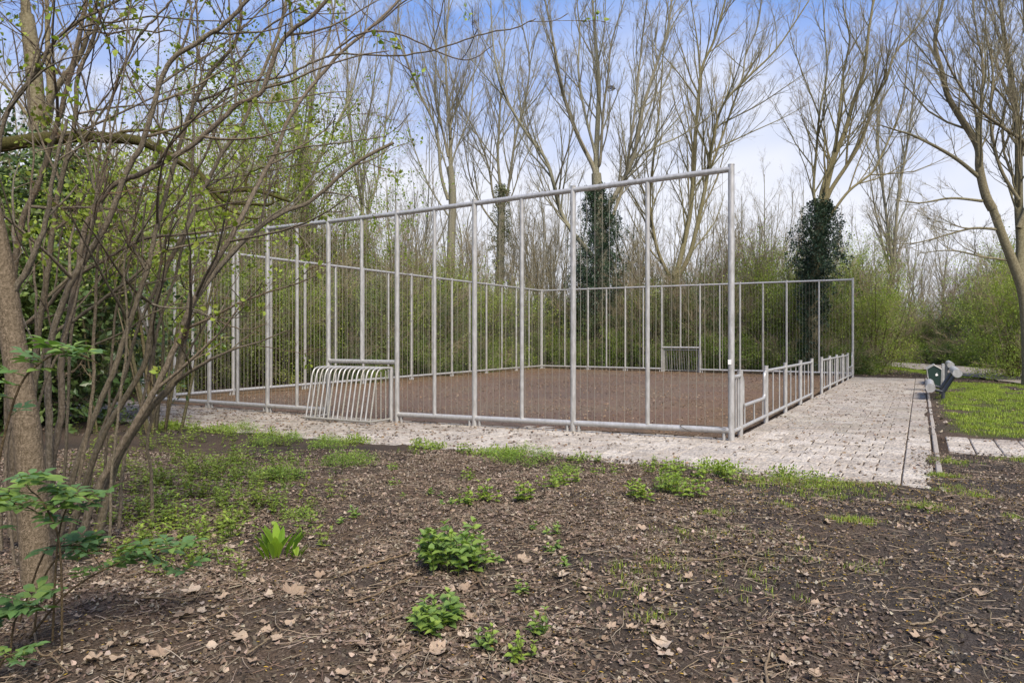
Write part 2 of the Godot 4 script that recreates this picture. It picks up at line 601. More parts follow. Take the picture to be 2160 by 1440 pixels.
func copy(proto: Node3D, at: Vector3, turn: float, s: Vector3, label := "", group := "") -> Node3D:
	var c: Node3D = proto.duplicate()
	c.name = numbered(String(proto.name).rstrip("0123456789").trim_suffix("_"))
	add_child(c)
	c.transform = Transform3D(Basis(Vector3.UP, turn).scaled(s), at)
	if label: c.set_meta("label", label)
	if group: c.set_meta("group", group)
	return c

# a bush: stems that fork to leaf clumps gathered round a few centres; built at the origin to be copied
func bush(called: String, label: String, at: Vector3, w: float, h: float, centres: int, per: int, cols: Array, kit: Array, mat: Material, group := "", stemcol := Color(0.13, 0.105, 0.07), low := 0.05, bare := 0) -> Node3D:
	var root := thing(called, at, label, "bush", group)
	var tb := Tubes.new()
	var xf := []
	var cc := PackedColorArray()
	var tw := []
	for k in centres:
		var a := rr(0, TAU)
		var y := rr(low, 1.0)
		var wide := w * 0.5 * sqrt(maxf(0.05, 1.0 - pow(absf(y - 0.45) / 0.6, 2.0)))
		var rad := wide * sqrt(rng.randf())
		var c := at + Vector3(cos(a) * rad, y * h * 0.95, sin(a) * rad)
		var foot := at + Vector3(cos(a), 0, sin(a)) * rr(0.05, 0.3)
		foot.y = at.y - 0.1
		var q := smooth([foot, foot.lerp(c, 0.4) + Vector3(0, h * 0.12, 0) + rand_dir() * 0.2, foot.lerp(c, 0.75) + rand_dir() * 0.25, c] as Array[Vector3], 3)
		tb.tube(q, taper(q.size(), rr(0.018, 0.045), 0.006), 4, tint(stemcol, 0.25), false)
		for j in 5:
			var e := c + rand_dir() * w * 0.2
			tw.append(Transform3D(turned((e - q[q.size() - 4]).normalized(), rr(0, TAU), rr(0.7, 1.5)), q[q.size() - 1 - rng.randi() % 4]))
		var base: Color = cols[rng.randi() % cols.size()]
		var sp := w * rr(0.10, 0.2)
		for j in per:
			var p := c + Vector3(rng.randfn(), rng.randfn() * 0.75, rng.randfn()) * sp
			if p.y < at.y + 0.1: p.y = at.y + rr(0.1, 0.5)
			xf.append(Transform3D(turned(rand_dir() + Vector3(0, 0.6, 0), rr(0, TAU), rr(0.6, 1.25)), p))
			cc.append(tint(base, 0.22))
	for j in bare:
		var a := rr(0, TAU)
		var p := at + Vector3(cos(a), 0, sin(a)) * w * 0.3 * rng.randf()
		var e := at + Vector3(cos(a) * w * 0.5, h * rr(0.6, 1.2), sin(a) * w * 0.5)
		var q := smooth([p, p.lerp(e, 0.5) + Vector3(0, h * 0.1, 0), e] as Array[Vector3], 4)
		tb.tube(q, taper(q.size(), rr(0.012, 0.03), 0.004), 4, tint(stemcol, 0.25), false)
		for i in 6:
			tw.append(Transform3D(turned((e - p).normalized() + rand_dir() * 0.6, rr(0, TAU), rr(0.6, 1.4)), q[rng.randi_range(3, q.size() - 1)]))
	part("stems", tb, M.bark, root)
	var tc := PackedColorArray()
	for t in tw: tc.append(tint(Color(0.9, 0.85, 0.8), 0.2))
	many("twigs", K.spray[rng.randi() % 3], M.twig, root, tw, tc)
	if xf.size() > 0:
		many("foliage", kit[rng.randi() % kit.size()], mat, root, xf, cc)
	return root

func ivy_on(root: Node3D, path: PackedVector3Array, r: Array, count: int, cols: Array) -> void:
	var xf := []
	var cc := PackedColorArray()
	for k in count:
		var t := rng.randf()
		var fi := t * (path.size() - 1)
		var i := mini(int(fi), path.size() - 2)
		var o := path[i].lerp(path[i + 1], fi - i)
		var rf := t * (r.size() - 1)
		var j := mini(int(rf), r.size() - 2)
		var rad: float = lerpf(r[j], r[j + 1], rf - j) 
		var d := rand_dir()
		rad *= 1.0 + 1.1 * n_mid.get_noise_3d(d.x * 0.9 + o.x, o.y * 0.9, d.z * 0.9 + o.z)
		var p := o + Vector3(d.x, d.y * 0.6, d.z) * rad * pow(rng.randf(), 0.4)
		xf.append(Transform3D(turned(d + Vector3(0, 0.2, 0), rr(0, TAU), rr(0.55, 1.0)), p))
		cc.append(tint(cols[rng.randi() % cols.size()], 0.25))
	many("ivy", K.big_clump[rng.randi() % 2], M.ivy, root, xf, cc)

# ---------------------------------------------------------------- ground, paving, court
func ground_color(x: float, z: float) -> Color:
	var q := uv_of(x, z)
	var patch := clampf(0.5 + n_low.get_noise_2d(x * 1.7 + 40, z * 1.7) * 1.1 + n_mid.get_noise_2d(x + 9, z) * 0.5, 0, 1)
	var dark := Color(0.095, 0.08, 0.069)
	var brown := Color(0.165, 0.125, 0.095)
	var mud := clampf((x + 0.12 * z - 0.3) / 1.4, 0, 1) * clampf(0.75 + n_mid.get_noise_2d(x * 0.6 + 3, z * 0.6), 0, 1) if z > -9 else 0.0
	var c := dark.lerp(brown, patch).lerp(Color(0.088, 0.078, 0.072), mud)
	var lawn := lawn_at(x, z)
	if lawn > 0:
		c = c.lerp(Color(0.13, 0.155, 0.045), clampf(lawn, 0, 0.85))
	elif q.y > 26 or q.x > 17 or q.x < -9:
		c = c.lerp(Color(0.10, 0.12, 0.04), 0.35 * patch)
	return c

func path_line() -> Array[Vector2]:
	return [Vector2(10, -2), Vector2(13.4, 5), Vector2(16.2, 14), Vector2(19.9, 27.5), Vector2(23.2, 40), Vector2(22.6, 50), Vector2(17, 62), Vector2(5, 75), Vector2(-12, 86)]

func path_dist(x: float, z: float) -> float:
	var best := 99.0
	var l := path_line()
	var p := Vector2(x, -z)
	for i in l.size() - 1:
		best = minf(best, p.distance_to(Geometry2D.get_closest_point_to_segment(p, l[i], l[i + 1])))
	return best

func lawn_at(x: float, z: float) -> float:
	var q := uv_of(x, z)
	if z > -4 or z < -75:
		return 0.0
	var pd := path_dist(x, z)
	if pd < 1.75:
		return 0.0
	if pd < 2.6 and q.y > 22:
		return 0.9
	if q.x > -2.62 or q.y > 19.2 or (q.y < 2.3 and q.x > -9):
		return 0.0
	var edge := minf((-2.62 - q.x) / 0.35, minf((19.2 - q.y) / 1.0, (q.y - 2.3) / 0.35))
	var nz := n_mid.get_noise_2d(x * 0.9 + 70, z * 0.9) * 1.4 + n_low.get_noise_2d(x * 2.2, z * 2.2 + 30) * 1.0
	return clampf(minf(edge, 1.0) * 0.7 + 0.55 + nz - 0.35, 0, 1) * clampf(edge, 0, 1)

func make_ground() -> void:
	var radii := PackedFloat32Array()
	var r := 1.2
	while r < 34.0:
		radii.append(r)
		r *= 1.0125
	while r < 75.0:
		radii.append(r)
		r *= 1.025
	while r < 900.0:
		radii.append(r)
		r *= 1.09
	var angs := PackedFloat32Array()
	var a := -PI
	while a < PI:
		angs.append(a)
		a += deg_to_rad(0.16) if absf(a) < deg_to_rad(40) else deg_to_rad(4.0)
	var v := PackedVector3Array()
	var c := PackedColorArray()
	var idx := PackedInt32Array()
	var na := angs.size()
	v.append(Vector3(0, -0.02, 0))
	c.append(ground_color(0, 0))
	for i in radii.size():
		for k in na:
			var x := sin(angs[k]) * radii[i]
			var z := -cos(angs[k]) * radii[i]
			v.append(Vector3(x, ground_y(x, z), z))
			c.append(ground_color(x, z))
	for k in na:
		idx.append_array([0, 1 + (k + 1) % na, 1 + k])
	for i in radii.size() - 1:
		var b0 := 1 + i * na
		var b1 := b0 + na
		for k in na:
			var k2 := (k + 1) % na
			idx.append_array([b0 + k, b0 + k2, b1 + k, b0 + k2, b1 + k2, b1 + k])
	var n := PackedVector3Array()
	n.resize(v.size())
	for t in range(0, idx.size(), 3):
		var i0 := idx[t]
		var i1 := idx[t + 1]
		var i2 := idx[t + 2]
		var nn := (v[i2] - v[i0]).cross(v[i1] - v[i0])
		if nn.y < 0: nn = -nn
		n[i0] += nn
		n[i1] += nn
		n[i2] += nn
	for i in n.size():
		n[i] = n[i].normalized()
	var tb := Tubes.new()
	tb.v = v; tb.n = n; tb.c = c; tb.idx = idx
	tag(part("ground", tb, M.soil, self), "", "", "", "structure")

func make_path() -> void:
	var tb := Tubes.new()
	var w: Array[Vector3] = []
	for q in path_line():
		w.append(Vector3(q.x, 0, -q.y))
	var line := smooth(w, 14)
	var rows := []
	for i in line.size():
		var t := (line[mini(i + 1, line.size() - 1)] - line[maxi(i - 1, 0)]).normalized()
		var s := Vector3(-t.z, 0, t.x)
		var row := []
		for k in 7:
			var off := lerpf(-1.75, 1.75, k / 6.0)
			if k == 0 or k == 6: off += n_mid.get_noise_1d(i * 3.0 + k * 40) * 0.25
			var p := line[i] + s * off
			p.y = ground_y(p.x, p.z) + 0.05 + 0.03 * (1.0 - pow(off / 1.75, 2.0))
			row.append(p)
		rows.append(row)
	for i in rows.size() - 1:
		for k in 6:
			tb.face(PackedVector3Array([rows[i][k], rows[i + 1][k], rows[i + 1][k + 1], rows[i][k + 1]]))
	for i in tb.n.size():
		if tb.n[i].y < 0: tb.n[i] = -tb.n[i]
	tag(part("path", tb, M.path, self), "", "", "", "structure")

func slab_mesh(sx: float, sz: float) -> ArrayMesh:
	# a paving slab with worn, slightly rounded top edges; top at y = 0
	var tb := Tubes.new()
	var e := 0.010
	var x := sx * 0.5
	var z := sz * 0.5
	var ring := func(ax: float, az: float, y: float) -> PackedVector3Array:
		return PackedVector3Array([Vector3(-ax, y, -az), Vector3(ax, y, -az), Vector3(ax, y, az), Vector3(-ax, y, az)])
	var t: PackedVector3Array = ring.call(x - e, z - e, 0.0)
	var s: PackedVector3Array = ring.call(x, z, -e)
	var b: PackedVector3Array = ring.call(x, z, -0.05)
	tb.face(t)
	for k in 4:
		var j := (k + 1) % 4
		tb.face(PackedVector3Array([t[k], s[k], s[j], t[j]]))
		tb.face(PackedVector3Array([s[k], b[k], b[j], s[j]]))
	for i in tb.n.size():
		var q := tb.v[i]
		if tb.n[i].dot(Vector3(q.x, 0.05, q.z)) < 0: tb.n[i] = -tb.n[i]
	return tb.mesh()

func make_pavement() -> void:
	var root := Node3D.new()
	root.name = "pavement"
	add_child(root)
	tag(root, "", "", "", "structure")
	var bed := Tubes.new()      # the sand and dirt that shows in the joints
	for r in [[-2.5, 15.3, -2.5, 0.25], [-2.5, 0.1, 0.25, 21.2], [-5.4, -2.5, 0.28, 2.04]]:
		var nu := 12
		var nv := 12
		for i in nu:
			for j in nv:
				var u0 := lerpf(r[0], r[1], float(i) / nu)
				var u1 := lerpf(r[0], r[1], float(i + 1) / nu)
				var v0 := lerpf(r[2], r[3], float(j) / nv)
				var v1 := lerpf(r[2], r[3], float(j + 1) / nv)
				bed.face(PackedVector3Array([cage(u0, v0, -0.011), cage(u1, v0, -0.011), cage(u1, v1, -0.011), cage(u0, v1, -0.011)]), Color(0.10, 0.072, 0.052))
	for i in bed.n.size():
		bed.n[i] = Vector3.UP
	part("joint_sand", bed, M.soil, root)
	var mesh := slab_mesh(0.287, 0.283)
	var list := []              # [distance, transform, mesh]
	var basis := Basis(Vector3(UD.x, 0, -UD.y), Vector3.UP, Vector3(-VD.x, 0, VD.y))
	var add := func(u: float, v: float, w: float) -> void:
		var p := cage(u, v, 0.004 + rr(-0.005, 0.006))
		var b := basis.rotated(Vector3(rr(-1, 1), rr(-0.9, 0.9), rr(-1, 1)).normalized(), rr(-0.016, 0.016))
		list.append([p.length(), Transform3D(b.scaled_local(Vector3(w / 0.3, 1, rr(0.985, 1.01))), p), mesh])
	# the strip beside the low railing: a single row at each edge, rows in half bond between
	var v := -2.41
	var row := 0
	while v < 21.2:
		add.call(-0.15, v, 0.3)
		add.call(-2.36, v + rr(-0.01, 0.01), 0.3)
		var u := -0.3
		var w := 0.15 if row % 2 == 1 else 0.3
		while u > -2.2:
			w = minf(w, u + 2.21)
			if w < 0.12 and w > 0.0:
				break
			if u - w + 2.21 < 0.12:
				w = u + 2.21
			add.call(u - w * 0.5, v, w)
			u -= w
			w = 0.3
		v += 0.3
		row += 1
	# the strip in front of the near fence: rows in line
	var uu := 0.15
	while uu < 15.3:
		var vv := -2.41
		while vv < 0.3:
			add.call(uu, vv, 0.3)
			vv += 0.3
		uu += 0.3
	# the spur that runs off under the soil
	uu = -2.85
	while uu > -5.4:
		var vv := 0.4
		while vv < 2.0:
			add.call(uu, vv, 0.3)
			vv += 0.3
		uu -= 0.3
	list.sort_custom(func(a, b): return a[0] < b[0])
	var rest := []
	var cols := PackedColorArray()
	var shown := 0
	for s in list:
		var k := rng.randi() % 6
		if shown < 300 and paved_view(s[1].origin):
			piece("slab", s[2], M.slabs[k], root, s[1])
			shown += 1
		else:
			rest.append(s[1])
			cols.append(tint(M.slab_colors[k], 0.06))
	many("far_slabs", mesh, M.slab_far, root, rest, cols)      # those beyond the three hundred that show largest
	var kerb := slab_mesh(0.06, 0.99)
	var kv := -2.06
	while kv < 21.0:
		if true:
			var b2 := basis.rotated(Vector3.UP, rr(-0.006, 0.006))
			piece("kerb_stone", kerb, M.kerb, root, Transform3D(b2, cage(-2.56, kv, 0.018 + rr(-0.006, 0.006))))
		kv += 1.0

func paved_view(p: Vector3) -> bool:
	return p.z < -2 and absf(p.x) < -p.z * 0.73

func make_court() -> void:
	var tb := Tubes.new()
	var nu := 48
	var nv := 64
	for j in nv + 1:
		for i in nu + 1:
			var u := lerpf(0.06, LU + 0.9, float(i) / nu)
			var v := lerpf(0.2, LV + 0.1, float(j) / nv)
			var p := cage(u, v, 0.012)
			p.y += n_low.get_noise_2d(p.x * 1.5, p.z * 1.5) * 0.02
			tb.v.append(p)
			tb.n.append(Vector3.UP)
			# fresher, redder chips lie along the edges where nobody plays
			var e := minf(minf(u, LU - u), LV - v) + n_mid.get_noise_2d(p.x * 0.6, p.z * 0.6) * 1.6
			var worn := clampf(e / 3.2, 0, 1)
			var patch := clampf(0.5 + n_low.get_noise_2d(p.x * 0.8 + 5, p.z * 0.8) * 1.3 + n_mid.get_noise_2d(p.x * 0.5, p.z * 0.5 + 8) * 0.5, 0, 1)
			tb.c.append(Color(1.2, 0.9, 0.68).lerp(Color(0.86, 0.84, 0.86).lerp(Color(1.1, 1.0, 0.95), patch), worn))
	for j in nv:
		for i in nu:
			var b := j * (nu + 1) + i
			tb.idx.append_array([b, b + 1, b + nu + 1, b + 1, b + nu + 2, b + nu + 1])
	tag(part("court_surface", tb, M.court, self), "", "", "", "structure")

# ---------------------------------------------------------------- steel
func pipe(called: String, root: Node3D, a: Vector3, b: Vector3, r: float, sides := 12, mat: Material = null) -> MeshInstance3D:
	var tb := Tubes.new()
	tb.bar(a, b, r, sides)
	return part(called, tb, mat if mat else M.steel, root)

func fence_side(called: String, label: String, at: Callable, stops: Array, goal: int, feet_out: float) -> Node3D:
	# `at`(distance, height) gives the line of the fence; stops are its main posts, a thinner post stands in the middle of each bay
	var root := thing(called, at.call(stops[0], 0.0), label, "fence", "tall sides of the ball court")
	var rod_t := Tubes.new()
	rod_t.bar(Vector3.ZERO, Vector3.UP, 0.0032, 5)
	var rod := rod_t.mesh()
	for i in stops.size():
		var s: float = stops[i]
		pipe("post", root, at.call(s, -0.1), at.call(s, 4.0), 0.046, 14)
		var cap := Tubes.new()
		cap.bar(at.call(s, 3.996), at.call(s, 4.012), 0.049, 14)
		part("post_cap", cap, M.steel, root)
		for side in [-1, 1]:
			var t: float = s + side * 0.105
			if t > stops[0] and t < stops[stops.size() - 1] and not (goal >= 0 and ((i == goal and side == 1) or (i == goal + 1 and side == -1))):
				pipe("foot", root, at.call(t, -0.08), at.call(t, 0.11), 0.026, 8)
				var bolt := Tubes.new()
				bolt.bar(at.call(t - 0.03, 0.075), at.call(t + 0.03, 0.075), 0.014, 6)
				part("bolt", bolt, M.bolt, root)
	for i in stops.size() - 1:
		var s0: float = stops[i]
		var s1: float = stops[i + 1]
		var low := 0.145
		pipe("top_rail", root, at.call(s0, 3.94), at.call(s1, 3.94), 0.043, 14)
		if i == goal:
			low = 1.13
			pipe("crossbar", root, at.call(s0 + 0.03, low), at.call(s1 - 0.03, low), 0.043, 14)
		else:
			pipe("bottom_rail", root, at.call(s0 + 0.03, low), at.call(s1 - 0.03, low), 0.045, 14)
		pipe("middle_post", root, at.call((s0 + s1) * 0.5, low), at.call((s0 + s1) * 0.5, 3.93), 0.035, 12)
		var n := int(round((s1 - s0) / 0.125))
		for k in range(1, n):
			var s := lerpf(s0, s1, float(k) / n)
			if absf(s - (s0 + s1) * 0.5) < 0.05:
				continue
			var p: Vector3 = at.call(s, low)
			var lean := Vector3(rr(-0.004, 0.004), 1, rr(-0.004, 0.004)) * (3.93 - low)
			piece("rod", rod, M.rod, root, Transform3D(Basis(Vector3.RIGHT, lean, Vector3.BACK), p - root.position))
	return root

func goal_box(label: String, at: Callable, deep: float) -> void:
	# `at`(along, out, height): hooped bars behind a goal mouth 1.77 m wide
	var root := thing("goal_cage", at.call(0.0, 0.0, 0.0), label, "goal")
	var w := 1.62
	for s in [0.0, w]:
		var fp := Tubes.new()
		fp.tube(PackedVector3Array([at.call(s, 0.02, -0.05), at.call(s, 0.02, 1.03)]), PackedFloat32Array([0.045, 0.045]), 4)
		part("side_post", fp, M.steel, root)
		pipe("base_side", root, at.call(s, 0.0, 0.06), at.call(s, deep, 0.06), 0.022, 6, M.steel_worn)
		for k in 3:
			var o := deep * (0.28 + 0.22 * k)
			var hh := 0.98 if k < 1 else (0.96 if k == 1 else 0.84)
			pipe("side_bar", root, at.call(s, o, 0.06), at.call(s, o, hh), 0.011, 7, M.steel_worn)
	pipe("base_front", root, at.call(-0.02, deep, 0.06), at.call(w + 0.02, deep, 0.06), 0.024, 6, M.steel_worn)
	pipe("top_rail", root, at.call(-0.03, 0.02, 1.02), at.call(w + 0.03, 0.02, 1.02), 0.024, 8)
	for s in [0.05, w * 0.97]:
		pipe("foot", root, at.call(s, deep * 0.97, -0.06), at.call(s, deep * 0.97, 0.05), 0.03, 6, M.steel_worn)
	var n := 15
	for k in n:
		var s := w * k / (n - 1.0)
		var pts: Array[Vector3] = []
		for q in [[0.02, 1.02], [deep * 0.42, 1.02], [deep * 0.6, 0.99], [deep * 0.7, 0.9], [deep * 0.75, 0.78], [deep * 0.98, 0.06]]:
			pts.append(at.call(s, q[0], q[1]))
		var line := PackedVector3Array([pts[0], pts[1]])
		var bend := smooth([pts[1], pts[2], pts[3], pts[4]] as Array[Vector3], 4)
		for b in range(1, bend.size()):
			line.append(bend[b])
		line.append(pts[5])
		var tb := Tubes.new()
		tb.tube(line, taper(line.size(), 0.0165, 0.0165), 8)
		part("hoop", tb, M.steel if k % 3 else M.steel_worn, root)

func low_rail(label: String, stops: Array, notch: int, corner_first: bool) -> void:
	var at := func(v: float, h: float) -> Vector3: return cage(-0.02, v, h)
	var root := thing("low_railing", at.call(stops[0], 0.0), label, "railing", "low railings along the paved strip")
	for i in stops.size():
		if (i == 0 and corner_first) or (i == stops.size() - 1 and not corner_first):
			continue     # that end is the tall corner post of the fence
		var s: float = stops[i]
		pipe("post", root, at.call(s, -0.1), at.call(s, 1.0), 0.04, 12)
		pipe("post_cap", root, at.call(s, 0.998), at.call(s, 1.012), 0.043, 12)
	for i in stops.size() - 1:
		var s0: float = stops[i]
		var s1: float = stops[i + 1]
		pipe("bottom_rail", root, at.call(s0, 0.13), at.call(s1, 0.13), 0.028, 10)
		var top := 0.92
		if i == notch:
			top = 0.45
			var q: Array[Vector3] = []
			for e in [[0.04, 0.9], [0.12, 0.88], [0.16, 0.8], [0.16, 0.55], [0.18, 0.48], [0.26, 0.45]]:
				q.append(at.call(s0 + e[0], e[1]))
			var left := smooth(q, 4)
			q = []
			for e in [[0.26, 0.45], [0.18, 0.48], [0.16, 0.55], [0.16, 0.8], [0.12, 0.88], [0.04, 0.9]]:
				q.append(at.call(s1 - e[0], e[1]))
			left.append_array(smooth(q, 4))
			var tb := Tubes.new()
			tb.tube(left, taper(left.size(), 0.027, 0.027), 10)
			part("dipped_rail", tb, M.steel, root)
		else:
			pipe("top_rail", root, at.call(s0, top), at.call(s1, top), 0.028, 10)
		var bars := 3 if i == notch else (2 if s1 - s0 > 1.0 else 2)
		for k in bars:
			var s := lerpf(s0, s1, (k + 1.0) / (bars + 1.0)) if i != notch else lerpf(s0 + 0.3, s1 - 0.3, k / 2.0)
			pipe("bar", root, at.call(s, 0.13), at.call(s, top), 0.013, 8)

# ---------------------------------------------------------------- bench, bin
func lean_bench(label: String, u: float, v: float, length: float) -> void:
	var at := func(s: float, out: float, h: float) -> Vector3:
		var p := cage(u - out, v + s, 0)
		p.y = 0.0 + h
		return p
	var root := thing("leaning_bench", at.call(0.0, 0.0, -0.02), label, "bench", "tubular benches beside the paving")
	for s in [length * 0.14, length * 0.86]:
		pipe("leg", root, at.call(s, 0, -0.2), at.call(s, 0, 0.2), 0.042, 10, M.dark_metal)
		pipe("seat_arm", root, at.call(s, 0, 0.19), at.call(s, -0.22, 0.25), 0.036, 10, M.dark_metal)
		pipe("back_arm", root, at.call(s, 0, 0.17), at.call(s, 0.26, 0.63), 0.04, 10, M.dark_metal)
		pipe("back_arm", root, at.call(s + 0.16, 0, 0.2), at.call(s + 0.16, 0.25, 0.63), 0.03, 10, M.dark_metal)
	pipe("seat_tube", root, at.call(0.0, -0.27, 0.30), at.call(length, -0.27, 0.30), 0.108, 20, M.steel)
	pipe("back_tube", root, at.call(0.0, 0.29, 0.67), at.call(length, 0.29, 0.67), 0.102, 20, M.steel)

func litter_bin() -> void:
	var o := spot(1972, 20.6)
	var root := thing("litter_bin", o, "dark green street litter bin with pointed top on a post", "bin")
	var fx := Vector3(0.88, 0, 0.47)      # across its face
	var fz := Vector3(-0.47, 0, 0.88)
	var prof := PackedVector3Array()
	var tb := Tubes.new()
	var q := [Vector2(-0.13, 0.1), Vector2(0.15, 0.1), Vector2(0.17, 0.62), Vector2(-0.02, 0.74), Vector2(-0.2, 0.62)]
	var front := PackedVector3Array()
	var back := PackedVector3Array()
	for e in q:
		front.append(o + fx * e.x + Vector3.UP * e.y + fz * 0.19)
		back.append(o + fx * e.x + Vector3.UP * e.y - fz * 0.19)
	tb.face(front)
	back.reverse()
	tb.face(back)
	back.reverse()
	for k in 5:
		var j := (k + 1) % 5
		tb.face(PackedVector3Array([front[k], back[k], back[j], front[j]]))
	part("body", tb, M.green_paint, root)
	var rim := Tubes.new()
	for k in 5:
		rim.bar(front[k] + fz * 0.01, front[(k + 1) % 5] + fz * 0.01, 0.012, 6)
	part("rim", rim, M.steel, root)
	var lid := Tubes.new()
	lid.box(o + fx * -0.115 + Vector3.UP * 0.7, (fx * 0.11 + Vector3.UP * 0.07), (Vector3.UP * 0.011 - fx * 0.007), fz * 0.21)
	part("flap", lid, M.steel, root)
	var strip := Tubes.new()
	strip.box(o + fx * 0.215 + Vector3.UP * 0.4, fx * 0.03, Vector3.UP * 0.38, fz * 0.16)
	part("side_plate", strip, M.steel, root)
	var post := Tubes.new()
	post.box(o + fx * 0.29 + Vector3.UP * 0.3, fx * 0.035, Vector3.UP * 0.4, fz * 0.035)
	part("post", post, M.dark_metal, root)
	var mark := Tubes.new()      # the small white emblem: a roundish blot with a leaf on top
	var ring := PackedVector3Array()
	for k in 10:
		var a := TAU * k / 10
		var r := 0.034 + 0.006 * cos(a * 3.0)
		ring.append(o + fz * 0.195 + fx * (0.045 + cos(a) * r) + Vector3.UP * (0.46 + sin(a) * r))
	mark.face(ring)
	mark.face(PackedVector3Array([o + fz * 0.195 + fx * 0.035 + Vector3.UP * 0.495, o + fz * 0.195 + fx * 0.06 + Vector3.UP * 0.525, o + fz * 0.195 + fx * 0.055 + Vector3.UP * 0.498]))
	part("emblem", mark, M.white, root)

# ---------------------------------------------------------------- the near thicket
func gp(x: float, y: float) -> Vector3:              # the ground seen at a photo point
	return spot(x, F * EYE / (y - 719.0))

func stem(root: Node3D, depth: float, r0: float, r1: float, ctrl: Array, o: Dictionary, twigs: Array, called := "stem") -> void:
	# radii in photo points at that distance
	var tb := Tubes.new()
	var pts := curve_of(ctrl, depth, 5)
	for i in range(2, pts.size() - 1):
		pts[i] += rand_dir() * 0.004
	var k := depth / F
	var rad := taper(pts.size(), r0 * k * 0.86, r1 * k * 0.8, 0.8)
	tb.tube(pts, rad, 9 if r0 > 5 else 6, tint(o.col, 0.1))
	sprout(tb, pts, rad, 0, o, twigs)
	part(called, tb, M.bark_near, root)

